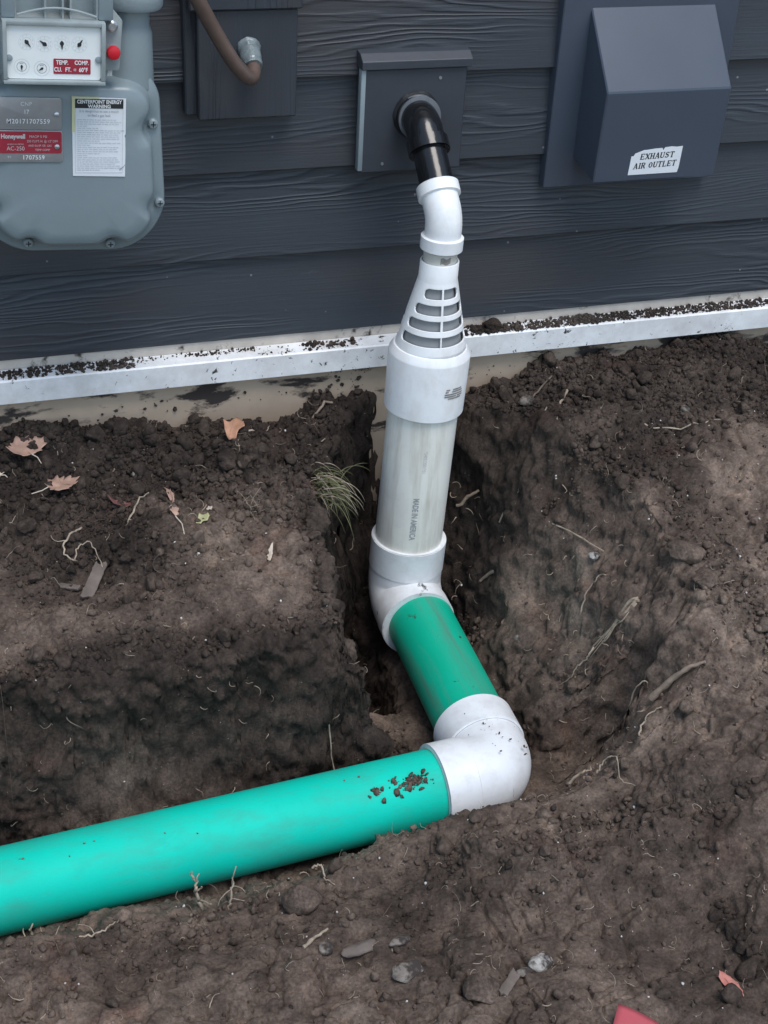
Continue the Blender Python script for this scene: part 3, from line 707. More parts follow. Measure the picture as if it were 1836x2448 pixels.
mk('lettering', flat_text([('Honeywell', -.0640, .0393, .0078, dict(bold=.0003, sx=.86)), ('MAOP 5 PSI', -.0340, .0392, .0046, dict(sx=.92)), ('250 CU.FT./H. @ 1/2" DIFF', -.0290, .0335, .0041, dict(sx=.80)), ('AND 0.6 SP. GR. GAS', -.0320, .0280, .0036, dict(sx=.85)), ('TEMP COMP', -.0290, .0227, .0036, dict(sx=.9)), ('AMERICAN METER', -.0612, .0296, .0024, {}), ('AC-250', -.0612, .0242, .0073, dict(sx=.92))], -.0349), M['pale_print'], rp, True, smooth=False)
mk('serial_number', flat_text([('TT', -.0690, .0132, .0036, {}), ('1707559', -.0400, .0128, .0076, dict(bold=.00012, sx=.92, spacing=1.12))], -.0343), M['white_print'], rp, True, smooth=False)
for u, v in ((-.0115, .0668), (-.0115, .0268), (-.083, .0268), (-.083, .0668)):
    mk('rivet', sweep([(u, -.033, v), (u, -.0355, v), (u, -.0363, v)], [.0033, .0031, .0015], 14), M['steel'], meter, True)
# warning sticker
stk = setp(mk('warning_sticker', prism([(.0080, -.0108), (.0728, -.0118), (.0730, .020), (.0725, .038), (.0714, .0405), (.0728, .043), (.0728, .0872), (.0068, .0892)], 'y', -.0330, -.0322), M['paper'], meter, True, smooth=False), 'white warning sticker with a black heading')
mk('yellowed_margin', join(box(.0069, .0104, -.0333, -.0329, .045, .0890), box(.0105, .040, -.0333, -.0329, .0866, .0889)), M['yellow_paper'], stk, True, smooth=False)
mk('heading_bar', box(.0108, .0695, -.0335, -.0331, .0748, .0862), M['print'], stk, True, smooth=False)
mk('heading_lettering', flat_text([('CENTERPOINT ENERGY', .0402, .0827, .0062, dict(bold=.0002, sx=.82)), ('WARNING', .0402, .0772, .0060, dict(bold=.0002, sx=.95))], -.0338), M['white_print'], stk, True, smooth=False)
lines = [box(.0108, .0112, -.0334, -.0331, -.006, .0740), box(.0690, .0694, -.0334, -.0331, -.006, .0740), box(.0108, .0694, -.0334, -.0331, -.0066, -.0062)]
mk('rule_border', join(*lines), M['faint'], stk, True, smooth=False)
tx = [('It is dangerous to use a match', .0400, .0712, .0046, dict(sx=.86)), ('to find a gas leak', .0400, .0660, .0046, dict(sx=.9))]
mk('subheading_lettering', flat_text(tx, -.0336), M['grey_print'], stk, True, smooth=False)
small = []; zz = .0600
while zz > -.004:
    wd = random.choice((.050, .053, .048, .026, .012, .051, .05)); x = .0132
    while x < .0132+wd:
        l = random.uniform(.0018, .0062); small.append(([(x, -.0334, zz), (x+l, -.0334, zz), (x+l, -.0334, zz+.0010), (x, -.0334, zz+.0010)], [(0, 1, 2, 3)])); x += l+.0011
    zz -= .00265
mk('fine_print', join(*small), M['faint'], stk, True, smooth=False)
mk('scuff', ([(.0655, -.0337, -.0020), (.0712, -.0337, .0025), (.0725, -.0337, .0050), (.0722, -.0337, .0028), (.0700, -.0337, .0002), (.0660, -.0337, -.0036)], [(0, 1, 2, 3, 4, 5)]), M['grey_print'], stk, True, smooth=False)

# ------------------------------------------------------------------ the drain line: one glued run of pipe
ZP = -.406
line = thing('drain_pipe_run', 'drain pipe run of black, white and green pipe, vented cone above', 'pipe', (.690, -.16, -.465))
A0 = np.array([.691, -.16, ZP]); A1 = np.array([.678, -.598, ZP]); dA = (A1-A0)/np.linalg.norm(A1-A0)
dB = np.array([-1., -.058, 0.]); dB /= np.linalg.norm(dB)
RB = np.array([.6855, -.16, ZP]); RT = np.array([.7075, -.16, .20]); up_ = (RT-RB)/np.linalg.norm(RT-RB)
def on(z): return RB+up_*((z-ZP)/up_[2])
EC = np.array([-.366, -.9306, 0]); ER = np.array([.9306, -.366, 0])          # towards and across the usual view
E2 = on(.238); E1 = E2+np.array([-.003, .105, .103])
dS = (E2-E1)/np.linalg.norm(E2-E1)
WP = np.array([E1[0]+.002, -.018, E1[2]])
mk('wall_seal', sweep([WP+(0, .0, 0), WP+(0, -.003, 0), WP+(0, -.007, 0), WP+(0, -.0075, 0)], [.0350, .0352, .0325, .028], 40, wob=.012), M['black_matte'], line)
mk('wall_collar', sweep([WP+(0, -.005, 0), WP+(0, -.005, 0), WP+(0, -.0115, 0), WP+(0, -.0125, 0), WP+(0, -.0125, 0)], [.02, .0312, .0312, .030, .02], 48), M['collar'], line)
mk('wall_collar', sweep([WP+(0, -.016, 0), WP+(0, -.016, 0), WP+(0, -.0195, 0), WP+(0, -.020, 0)], [.02, .0318, .0318, .0305], 48), M['collar'], line)
setp(mk('black_bend', elbow(E1, (0, -1, 0), dS, .030, .048, .045, .0265, .0302, .007, .019, .0238, 48), M['black'], line), 'glossy black painted bend at the wall')
q0 = E1+dS*.045; q1 = E2-dS*.035
setp(mk('black_pipe', sweep([q0, q1], [.0242, .0242], 48), M['black'], line), 'glossy black painted slanting pipe')
mk('white_bend', elbow(E2, dS, -up_, .050, .045, .040, .0262, .0306, .0175, .0185, .0243, 48), M['pvc'], line)
mk('nipple', sweep([on(.215), on(.140)], [.0243, .0243], 48), M['nipple'], line)
# vented cone with real slots
prof = [(.044, .0525), (.0485, .0517), (.055, .0503), (.148, .0290), (.1500, .0284), (.1755, .0280), (.1770, .0268)]
def rad_at(z): return float(np.interp(z, [p[0] for p in prof], [p[1] for p in prof]))
zs = sorted(set([.044, .0485] + list(np.arange(.055, .1481, .00085)) + [.148, .15, .1755, .177])); NT = 300
V = []; F = []
for z in zs:
    r = rad_at(z); c = on(z)
    for k in range(NT):
        t = 2*math.pi*k/NT; V.append(c+r*(math.cos(t)*EC+math.sin(t)*ER))
rows = [(.1350, 51), (.1125, 68), (.0900, 77), (.0675, 83)]; RIB = 18.
def in_slot(z, deg):
    r = rad_at(z)
    for zc_, half in rows:
        if abs(z-zc_) > .0073: continue
        for rib in (RIB, RIB+180):
            a = abs((deg-rib+180) % 360-180); s = R(a)*r
            if s < .0014: return False
            e = R(half)*r-.0073
            if s < e or (s-e)**2+(z-zc_)**2 < .0073**2: return True
    return False
for i in range(len(zs)-1):
    zm = (zs[i]+zs[i+1])/2
    for k in range(NT):
        if .05 < zm < .15 and in_slot(zm, (k+.5)*360/NT): continue
        a = i*NT+k; b = i*NT+(k+1) % NT; F.append((a, b, b+NT, a+NT))
cone = mk('vent_cone', (V, F), M['pvc'], line, sharp=60)
so_ = cone.modifiers.new('wall', 'SOLIDIFY'); so_.thickness = .0026; so_.offset = -1
scr = [on(.042), on(.128)]
mk('inner_screen', sweep([on(.050), on(.147)], [.0455, .0232], 48, cap=False), M['screen'], line)
mk('cone_socket', revolve(on(-.0580), on(.2), [(0, .0535), (0, .0590), (.0012, .0602), (.090, .0610), (.0925, .0606), (.102, .0545), (.103, .050)], 72), M['pvc'], line)
setp(mk('white_riser', sweep([on(-.05), on(-.33)], [.0535, .0535], 72), M['riser'], line), 'weathered cream riser with faded printing')
mk('lower_bend', elbow([.6865, -.16, ZP], -up_, dA, .112, .088, .040, .0588, .0600, .052, .030, .0536, 72), M['pvc_soiled'], line)
def seam(c, ax, r, nm='seam_shade'):  # dark ring painted for the shade line that a hub step barely shows
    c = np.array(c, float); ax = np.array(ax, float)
    return mk(nm, sweep_axis(c-ax*.0009, ax, [(0, r-.001), (.0002, r+.0004), (.0016, r+.0004), (.0018, r-.001)], 72, False), M['step_shade'], line)
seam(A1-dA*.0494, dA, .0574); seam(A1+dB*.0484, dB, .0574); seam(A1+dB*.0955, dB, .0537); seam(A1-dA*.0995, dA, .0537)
ga = A0+dA*.070; gb = A1-dA*.07
setp(mk('green_pipe', sweep([ga+(gb-ga)*k/6 for k in range(7)], [.0535]*7, 72), M['green_worn'], line), 'short scuffed green pipe towards the viewer')
mk('corner_bend', elbow(A1, dA, dB, .100, .096, .034, .0574, .0606, .050, .047, .0537, 72), M['pvc_soiled'], line)
gc = A1+dB*.07; gd = A1+dB*2.6
setp(mk('green_pipe', sweep([gc+(gd-gc)*k/20 for k in range(21)], [.0535]*21, 72), M['green'], line), 'long clean green pipe in the trench')
# printing on the riser and the cone socket
def wrap(s, size, z, deg, r, down=True, **kw):
    v, f = text(s, size, **kw); P = []
    for a, b in v:
        if down: zz, t = z-a, R(deg)+b/r
        else: zz, t = z+b, R(deg)+a/r
        P.append(on(zz)+r*(math.cos(t)*EC+math.sin(t)*ER))
    return P, f
mk('riser_printing', join(wrap('MADE IN AMERICA', .0125, -.2295, 5, .05375, bold=.0004, sx=.72)), M['grey_print'], line, smooth=False)
mk('riser_code', join(wrap('*540212001*01', .0085, -.128, 12, .05375, sx=.72)), M['pale_print'], line, smooth=False)
bars = []
for zz, rows_ in ((-.004, [(30, 36), (41, 58)]), (-.0075, [(29, 34), (40, 60)]), (-.0115, [(28, 61)]), (-.0150, [(28, 48), (50, 61)]), (-.0185, [(34, 58)])):
    for a, b in rows_:
        n = 8; P = []; ff = []
        for k in range(n+1):
            t = R(a+(b-a)*k/n)
            for dz in (-.0011, .0012): P.append(on(zz+dz-.00008*(a+(b-a)*k/n-30))+.0612*(math.cos(t)*EC+math.sin(t)*ER))
        for k in range(n): ff.append((2*k, 2*k+2, 2*k+3, 2*k+1))
        bars.append((P, ff))
mk('socket_printing', join(*bars), M['label_brown'], line, smooth=False)
def patch(zlo, zhi, a, b, r):
    P = []; ff = []; n = 8
    for k in range(n+1):
        t = R(a+(b-a)*k/n)
        for z in (zlo, zhi): P.append(on(z+.0012*math.sin(k))+r*(math.cos(t)*EC+math.sin(t)*ER))
    for k in range(n): ff.append((2*k, 2*k+2, 2*k+3, 2*k+1))
    return P, ff
mk('nipple_label', patch(.1782, .1872, 2, 38, .02445), M['label_brown'], line, smooth=False)

# ------------------------------------------------------------------ loose soil, grit and fine roots (uncountable)
def ico(sub):
    bm = bmesh.new(); bmesh.ops.create_icosphere(bm, subdivisions=sub, radius=1)
    bm.verts.index_update(); v = np.array([tuple(a.co) for a in bm.verts]); f = np.array([[a.index for a in q.verts] for q in bm.faces]); bm.free(); return v, f
I1, I2, I3 = ico(1), ico(2), ico(3)
def lumps(base, n, seed, rough=.28):
    v, f = base; out = []
    for k in range(n):
        p = v*(1+rough*vnoise(v*1.1+k*9.7, seed)[:, None] + .5*rough*vnoise(v*2.6+k*5.1, seed+1)[:, None])
        for c in range(6):                       # knock off a few flat faces
            nn = rng.standard_normal(3); nn /= np.linalg.norm(nn); h = .52+.26*rng.random(); e = p@nn-h
            p = p-np.clip(e, 0, None)[:, None]*nn*.9
        out.append(p)
    return out, f
def rotm(n):
    q = rng.standard_normal((n, 4)); q /= np.linalg.norm(q, axis=1, keepdims=True); w, x, y, z = q.T
    return np.stack([np.stack([1-2*(y*y+z*z), 2*(x*y-z*w), 2*(x*z+y*w)], -1), np.stack([2*(x*y+z*w), 1-2*(x*x+z*z), 2*(y*z-x*w)], -1), np.stack([2*(x*z-y*w), 2*(y*z+x*w), 1-2*(x*x+y*y)], -1)], 1)
def scatter(name, P, S, base, tmpl, mat, seed, squash=(.65, 1.0)):
    T, f = lumps(base, tmpl, seed); n = len(P); Q = rotm(n); ids = rng.integers(0, tmpl, n)
    sc = np.stack([rng.uniform(.75, 1.25, n), rng.uniform(.75, 1.25, n), rng.uniform(*squash, n)], 1)
    TT = np.array(T)[ids]*sc[:, None, :]
    V = np.einsum('nij,nkj->nki', Q, TT)*S[:, None, None]+P[:, None, :]
    nv = V.shape[1]; Fq = f[None]+(np.arange(n)*nv)[:, None, None]
    o = big_mesh(name, V.reshape(-1, 3), Fq.reshape(-1, 3), mat)
    a = o.data.attributes.new('dry', 'FLOAT', 'POINT'); a.data.foreach_set('value', np.repeat(np.clip(dry_at(P[:, 0], P[:, 1])+rng.normal(0, .08, n), 0, 1), nv).astype(np.float32))
    return o
def pick(n, dens, x0=-.10, x1=1.50, y0=-1.30, y1=-.014):
    xs = rng.uniform(x0, x1, n*8); ys = rng.uniform(y0, y1, n*8)
    k = rng.random(n*8) < dens(xs, ys); xs, ys = xs[k][:n], ys[k][:n]; return xs, ys
def clear_of_pipe(x, y, m):
    a = (np.abs(x-.69) < .062+m) & (y > -.66) & (y < -.10); b = (np.abs(y+.60+.058*(.681-x)) < .058+m) & (x < .75); return ~(a | b)
def flatness(x, y):
    e = .006; return np.hypot(gz(x+e, y)-gz(x-e, y), gz(x, y+e)-gz(x, y-e))/(2*e)
def dens(x, y): return np.clip(crumbly(x, y)**1.5*(.35+.65*(fbm(np.stack([x*11, y*11, x*0], 1), 2, 5) > -.1))*1.0, .03, 1)
for nm, n, lo, hi, base, tm, mat, sd in (('soil_crumbs', 30000, .0009, .0034, I1, 24, 'clod', 1), ('soil_clods', 6200, .0028, .0072, I2, 24, 'clod', 2), ('soil_lumps', 620, .0070, .0150, I3, 16, 'clod', 3), ('moist_soil_crumbs', 3600, .0012, .0050, I1, 24, 'dark_soil', 4)):
    x, y = pick(n, dens if nm != 'moist_soil_crumbs' else (lambda a, b: dens(a, b)*sstep(-.30, -.05, b+0*a)+.02))
    s = lo+(hi-lo)*rng.random(len(x))**2.2
    k = clear_of_pipe(x, y, .003) & (flatness(x, y) < 1.9); x, y, s = x[k], y[k], s[k]
    P = np.stack([x, y, gz(x, y)+s*.35], 1); P[:, 1] = np.minimum(P[:, 1], -.011-s)
    o = scatter(nm, P, s, base, tm, M[mat], sd)
    setp(o, {'soil_crumbs': 'loose crumbs of dark soil strewn over the ground', 'soil_clods': 'small clods of dark soil strewn over the ground', 'soil_lumps': 'larger broken lumps of soil on the banks', 'moist_soil_crumbs': 'blackish moist crumbs of soil near the house'}[nm], 'soil', None, 'stuff')
# soil fallen onto the flashing ledge and stuck on pipes and foundation
PP = []; SS = []
def led(x0, x1, n, s0, s1, ya, yb):
    for _ in range(n):
        x = random.uniform(x0, x1); y = random.uniform(ya, yb); s = s0+(s1-s0)*random.random()**2; PP.append((x, y, -.0165+(y-.003)*.13+s*.5)); SS.append(s)
led(-.2, .29, 1100, .0008, .0045, -.023, .001); led(.18, .48, 260, .0006, .0028, -.010, .001); led(.48, .62, 90, .0005, .0020, -.024, .0)
led(.55, .64, 60, .001, .0055, -.023, -.004); led(.76, 1.05, 1100, .0006, .0040, -.024, .0005); led(1.0, 1.5, 1900, .0006, .0036, -.022, .0005); led(.83, .91, 60, .003, .0075, -.020, -.004)
for _ in range(170):
    x = random.choice((random.uniform(.60, .665), random.uniform(.56, .66), random.uniform(.0, .6), random.uniform(.78, 1.4))); s = .0008+.0042*random.random()**2.5
    top = -.062 if .58 < x < .68 else -.085
    PP.append((x, -.0105-s*.2, random.uniform(-.165 if .57 < x < .68 else -.11, top))); SS.append(s)
WALLN = len(PP)
for c, n in (((.542, .0), 26), ((.515, .010), 12), ((.560, .006), 14), ((.490, -.012), 10), ((.527, -.006), 16)):
    for _ in range(n):
        x = c[0]+random.gauss(0, .006); t = R(62)+random.gauss(0, .10)+c[1]*6; s = .0014+.0050*random.random()**1.7
        yb_ = -.598-.058*(.681-x); PP.append((x, yb_-.0535*math.cos(t), ZP+.0535*math.sin(t)+s*.3)); SS.append(s)
for x in (.085, .105, .118, .03, .205, .245, .45, .47):
    t = R(random.uniform(60, 95)); s = random.uniform(.0012, .0026); PP.append((x, -.598-.058*(.681-x)-.0535*math.cos(t), ZP+.0535*math.sin(t))); SS.append(s)
for _ in range(46):
    t = R(random.uniform(35, 145)); a = random.uniform(-.03, .09); r = .0593; s = .0006+.0022*random.random()**2
    p = A1-dA*a; PP.append((p[0]+r*math.cos(t), p[1], p[2]+r*math.sin(t))); SS.append(s)
setp(scatter('spilled_soil', np.array(PP[:WALLN]), np.array(SS[:WALLN]), I1, 20, M['dark_soil'], 9), 'dark soil spilled on the white flashing and foundation', 'soil', None, 'stuff')
setp(scatter('stuck_soil', np.array(PP[WALLN:]), np.array(SS[WALLN:]), I1, 20, M['clod'], 10, (.35, .6)), 'brown soil crumbs stuck on the pipes', 'soil', None, 'stuff')
x, y = pick(520, lambda a, b: .25+0*a); s = .0006+.0019*rng.random(len(x))**2; k = clear_of_pipe(x, y, .004); x, y, s = x[k], y[k], s[k]
setp(scatter('pale_grit', np.stack([x, y, gz(x, y)+s*.6], 1), s, I1, 16, M['grit'], 12), 'tiny pale grit and perlite specks scattered in the soil', 'grit', None, 'stuff')

def root_path(p, d, L, n=7, curl=.5, rise=0.):
    P = [np.array(p, float)]; d = np.array(d, float); d /= np.linalg.norm(d); ax = rng.standard_normal(3)
    for k in range(n):
        ax = ax*.7+rng.standard_normal(3)*.6; d = d+curl*.5*np.cross(ax, d)/max(1e-6, np.linalg.norm(ax)); d /= np.linalg.norm(d); P.append(P[-1]+d*L/n)
    return P
def fibres(name, n, r0, r1, L0, L1, mat, label, denf, out=.35, x0=-.08, x1=1.35, y0=-1.2, y1=-.02):
    parts = []; x, y = pick(n, denf, x0, x1, y0, y1); k = clear_of_pipe(x, y, .006); x, y = x[k], y[k]
    e = .008; z = gz(x, y); gx = (gz(x+e, y)-gz(x-e, y))/(2*e); gy = (gz(x, y+e)-gz(x, y-e))/(2*e)
    V = []; F = []; c = 0
    for i in range(len(x)):
        nn = np.array([-gx[i], -gy[i], 1.]); nn /= np.linalg.norm(nn)
        t = np.cross(nn, rng.standard_normal(3)); t /= np.linalg.norm(t)
        L = L0+(L1-L0)*rng.random()**2; r = r0+(r1-r0)*rng.random()**1.5
        stp = np.hypot(gx[i], gy[i])
        if stp > 1.1:                                       # cut root ends sticking out of the face
            P = root_path(np.array([x[i], y[i], z[i]+rng.uniform(-.03, .01)])-nn*.004, nn+t*.9, L*.6+.006, 7, 1.1); r = r*1.25
        else:
            P = root_path(np.array([x[i], y[i], z[i]])-nn*.002, t+nn*out*rng.random()*2, L, 7, 1.3)
            for q in P[1:]:                                 # stay out of the soil
                g = gz1(q[0], q[1]); q[2] = min(max(q[2], g+r*.3), g+.03)
        for q in P[1:]: q[1] = min(q[1], -.012)
        v, f = sweep(P, [r*(1-.10*j) for j in range(len(P))], 4); V.append(v); F += [tuple(a+c for a in b) for b in f]; c += len(v)
    o = mk(name, (np.concatenate(V), F), M[mat], sharp=180); setp(o, label, 'roots', None, 'stuff')
def banks(x, y):
    s = flatness(x, y); return np.clip(.12+s*.45, 0, 1)
fibres('fine_roots', 1500, .0003, .0010, .008, .034, 'root', 'fine pale root hairs poking from the cut soil', banks, .5)
fibres('dark_roots', 420, .0003, .0010, .012, .06, 'root_dark', 'fine dark root fibres tangled in the loose soil', lambda a, b: .15+.6*crumbly(a, b), .3)

# ------------------------------------------------------------------ countable bits lying on the soil
MAPLE = [(0, -.02), (.12, .0), (.36, -.06), (.42, .06), (.64, .12), (.60, .26), (.78, .50), (.58, .52), (.52, .66), (.38, .60), (.38, .86), (.22, .84), (0, 1.10), (-.22, .84), (-.38, .86), (-.38, .60), (-.52, .66), (-.58, .52), (-.78, .50), (-.60, .26), (-.64, .12), (-.42, .06), (-.36, -.06), (-.12, .0)]
OVAL = [(0, 0), (.16, .12), (.25, .35), (.24, .6), (.13, .85), (0, 1.02), (-.14, .84), (-.23, .6), (-.25, .35), (-.15, .12)]
SHARD = [(0, 0), (.30, .10), (.22, .35), (.42, .55), (.30, .82), (.05, 1.0), (-.12, .70), (-.34, .62), (-.18, .30)]
def leaf(name, label, x, y, rot, size, outline, mat, curl=.35, lift=.004, tilt=(0, 0), stem=0, seed=0, sx=1.0, cat='leaf', fold=0):
    rs = np.random.default_rng(seed)
    o = np.array(outline, float); o[:, 0] *= sx
    o = o*(1+.10*rs.standard_normal(len(o))[:, None]*.6)
    # ragged edge between the outline points
    E = []
    for i in range(len(o)):
        a, b = o[i], o[(i+1) % len(o)]
        for t in (0, .33, .66): E.append(a+(b-a)*t+rs.standard_normal(2)*.012)
    E = np.array(E); c = np.array([0, .42]); rings = [c+(E-c)*k for k in (1, .78, .55, .3)]; n = len(E)
    P2 = np.concatenate(rings+[c[None]])
    z = curl*(P2[:, 0]**2)*(1 if seed % 2 else .6) + curl*.7*((P2[:, 1]-.42)**2)*(1 if seed % 3 else -1) + fold*np.abs(P2[:, 0]) + .05*vnoise(np.stack([P2[:, 0]*4, P2[:, 1]*4, P2[:, 0]*0+seed], 1), 4)
    V = np.stack([P2[:, 0], P2[:, 1]-.42, z], 1)*size
    F = []
    for k in range(3):
        for i in range(n): a = k*n+i; b = k*n+(i+1) % n; F.append((a, b, b+n, a+n))
    for i in range(n): F.append((3*n+i, 3*n+(i+1) % n, 4*n))
    z0 = gz1(x, y)
    t = thing(name, label, cat, (x, y, z0+lift), (tilt[0], tilt[1], rot))
    bl = mk('blade', (V, F), mat, t, True, 180); s = bl.modifiers.new('thickness', 'SOLIDIFY'); s.thickness = .0005
    if stem:
        k = [(0, -.44*size, float(z[0])*size), (.004, -.44*size-stem*.4, .002), (.002, -.44*size-stem, .001)]
        mk('stem', sweep(k, [.0009, .0008, .0007], 6), M['leaf_pale'], t, True)
    else:
        k = [(0, -.40*size, .0006+float(z.min())*size*0), (0, -.05*size, .0008), (0, .35*size, .0008+.02*size)]
        mk('midrib', sweep(k, [.0006, .0005, .0003], 5), mat, t, True)
    return t
leaf('fallen_leaf', 'large pinkish brown maple leaf near the foundation, upper of two', .114, -.078, R(25), .042, MAPLE, M['leaf'], .5, .014, (.18, .06), .022, 1)
leaf('fallen_leaf', 'tan maple leaf with long stem pointing left below another leaf', .156, -.142, R(-78), .044, MAPLE, M['leaf'], .45, .013, (.08, -.15), .026, 2, .8)
leaf('fallen_leaf', 'curled bright orange brown leaf lying near the foundation', .416, -.100, R(-25), .046, SHARD, M['leaf_orange'], 1.0, .012, (.5, .2), 0, 3)
leaf('fallen_leaf', 'pale bleached leaf cut off by the left picture edge', .066, -.100, R(60), .024, MAPLE, M['leaf_pale'], .4, .006, (.3, 0), .01, 4)
leaf('fallen_leaf', 'small dark red curled leaf in loose crumbs', .232, -.206, R(80), .036, OVAL, M['leaf_red'], 1.2, .005, (.2, .1), 0, 5, .8)
leaf('fallen_leaf', 'narrow pale tan leaf standing on edge in the spoil', .303, -.210, R(20), .032, OVAL, M['leaf'], .8, .007, (.5, .5), 0, 6, .7)
leaf('fallen_leaf', 'yellowish green torn leaf piece on smooth soil', .331, -.281, R(-55), .026, SHARD, M['leaf_green'], .4, .004, (.2, 0), 0, 7)
leaf('fallen_leaf', 'tiny white leaf scrap beside the yellowish green piece', .347, -.258, R(-65), .011, SHARD, M['leaf_pale'], .3, .003, (.1, .1), 0, 8)
leaf('fallen_leaf', 'little tan leaf with long stem pointing at the viewer', .297, -.262, R(10), .018, SHARD, M['leaf'], .6, .006, (.4, .2), .040, 9)
leaf('fallen_leaf', 'slim pale curled leaf on the trodden block of soil', .412, -.352, R(-18), .034, OVAL, M['leaf_pale'], .9, .004, (.1, .3), 0, 10, .42)
leaf('fallen_leaf', 'pinkish red oblong leaf piece at the lower right', .772, -1.065, R(28), .038, OVAL, M['pink'], .5, .006, (.25, .1), 0, 11, 1.0)
# corner of a red marker flag sticking out of the ground
fl = thing('marker_flag', 'corner of a red plastic marker flag at the bottom edge', 'flag', (.624, -1.122, gz1(.624, -1.122)), (0, 0, R(8)))
V = []; F = []; n = 10
for i in range(n+1):
    for j in range(n+1):
        a, b = i/n, j/n; u = (a-b)*.047; v = .045-(a+b)*.047
        V.append((u, v, .012+.010*math.cos(a*2.4)+.004*math.sin(b*3)+.020*max(0, b-.55)))
for i in range(n):
    for j in range(n): k = i*(n+1)+j; F.append((k, k+1, k+n+2, k+n+1))
fo = mk('flag_sheet', (V, F), M['flag'], fl, True, 180); s = fo.modifiers.new('thickness', 'SOLIDIFY'); s.thickness = .0007
mk('flag_wire', sweep([(-.047, -.0, -.05), (-.046, -.003, .012), (-.02, -.028, .028), (.0, -.05, .03)], [.0011]*4, 8), M['steel'], fl, True)

def ground_pts(pts, lift): return [np.array([x, y, gz1(x, y)+lift]) for x, y in pts]
def stick(name, label, a, b, r, mat, cat='twig', bend=.0, n=9, knots=0, group=None, taper=.3, arch=0., flat=1.0):
    a = np.array(a); b = np.array(b); nn = np.array([-(b-a)[1], (b-a)[0]]); P = []
    for k in range(n):
        t = k/(n-1); p = a+(b-a)*t+nn*(bend*math.sin(math.pi*t)+rng.normal(0, .022)*min(1, .035/float(np.linalg.norm(b-a)))**1.5); P.append(p)
    z = np.array([gz1(*p) for p in P]); L = np.linspace(0, 1, n)
    line_ = np.polyfit(L, z, 1); zz = np.maximum(np.polyval(line_, L)*.7+z*.3, z-r*.5)+r*.8+arch*np.sin(np.pi*L)
    path = [np.array([p[0], p[1], q]) for p, q in zip(P, zz)]; org = path[0].copy()
    rad = [r*(1-taper*k/(n-1))*(1+.12*rng.standard_normal()) for k in range(n)]
    v, f = sweep([q-org for q in path], rad, 9, wob=.05)
    if flat != 1.0: v[:, 2] = (v[:, 2]-np.interp(np.arange(len(v))//9, np.arange(n), [q[2]-org[2] for q in path]))*flat+np.interp(np.arange(len(v))//9, np.arange(n), [q[2]-org[2] for q in path])
    o = mk(name, (v, f), mat, sharp=60); o.location = org
    return setp(o, label, cat, group)
def chip(label, a, b, w, th, tilt):
    a = np.array(a); b = np.array(b); L = float(np.linalg.norm(b-a)); ang = math.atan2(b[1]-a[1], b[0]-a[0]); n = 7
    top = [(L*(.5+.5*k/n), w*.5*(1+.06*rng.standard_normal())) for k in range(-n, n+1)]; bot = [(x, -w*.5*(1+.06*rng.standard_normal())) for x, _ in top[::-1]]
    e1 = [(L*(1+.05*rng.standard_normal()), w*q) for q in (.3, .1, -.1, -.3)]; e0 = [(L*.05*rng.standard_normal(), w*q) for q in (-.3, -.1, .1, .3)]
    poly = top+e1+bot+e0; o = mk('wood_chip', prism(poly, 'z', -th*.5, th*.5, .0008), M['chip'], sharp=30)
    za, zb = gz1(*a), gz1(*b); o.location = (a[0], a[1], za+th*.8); o.rotation_euler = (tilt, -math.atan2(zb-za+.004, L), ang); return setp(o, label, 'wood chip')
chip('weathered grey wood chip standing among crumbs by tangled roots', (.157, -.362), (.188, -.300), .0165, .006, .25)
chip('short grey wood chip beside the white stone in the foreground', (.514, -1.008), (.545, -.978), .0115, .005, .2)
chip('small flat chip half buried left of the tangled roots', (.128, -.318), (.152, -.338), .009, .004, .2)
stick('twig', 'pale broken twig close to the riser pipe', (.789, -.112), (.818, -.128), .0030, M['twig'], arch=.006)
stick('twig', 'long thin pale twig slanting across the right bank', (.869, -.250), (.914, -.385), .0016, M['root'], bend=.03, n=14)
stick('twig', 'short pale twig low on the bank right of the riser', (.803, -.205), (.828, -.238), .0030, M['twig'], arch=.004)
stick('twig', 'stout tan twig with peeling bark on the right bank', (.884, -.628), (.939, -.655), .0050, M['twig'], bend=.02, n=12, taper=.55, arch=.006)
stick('twig', 'straight pale twig on the near bank beside a rounded pebble', (.323, -.872), (.360, -.846), .0024, M['root'], arch=.003)
stick('twig', 'thin straight pale straw leaning over the loose spoil', (.233, -.250), (.272, -.197), .0013, M['root'], arch=.008)
stick('twig', 'long curved pale rootlet lying across crumbs on the far right', (1.045, -.215), (1.180, -.232), .0015, M['root'], bend=-.06, n=14)
stick('twig', 'thin dark twig slanting up near the foundation on the right', (.905, -.095), (.965, -.045), .0017, M['root_dark'], arch=.004)
stick('twig', 'stubby pale twig resting just under the thin dark twig', (.955, -.105), (.985, -.075), .0024, M['root'], arch=.004)
stick('twig', 'thin straight twig pointing down from the crumbs mid bank', (.835, -.185), (.905, -.160), .0013, M['root'], arch=.003)
stick('twig', 'brown twig above the grass tuft near the foundation', (.556, -.050), (.592, -.036), .0026, M['twig'], arch=.010)
stick('twig', 'pale crooked twig trailing from the orange leaf', (.436, -.104), (.470, -.095), .0014, M['leaf_pale'], bend=.15, arch=.003)
def root(label, pts, r, lift=.004, mat='root', group=None, branches=()):
    P = [np.array([x, y, gz1(x, y)+lift+h]) for x, y, h in pts]; org = P[0].copy()
    sp = [p+rng.normal(0, r*.55, 3) for p in spline([p-org for p in P], 6)]
    ps = [sweep(sp, [r*(1-.6*k/(len(sp)-1)) for k in range(len(sp))], 7, wob=.05)]
    for i, dv, L in branches:
        s = sp[min(len(sp)-1, i)]; bp = root_path(s, dv, L, 7, .6); ps.append(sweep(bp, [r*.5*(1-.08*k) for k in range(8)], 5))
    o = mk('root', join(*ps), M[mat], sharp=180); o.location = org; return setp(o, label, 'root', group)
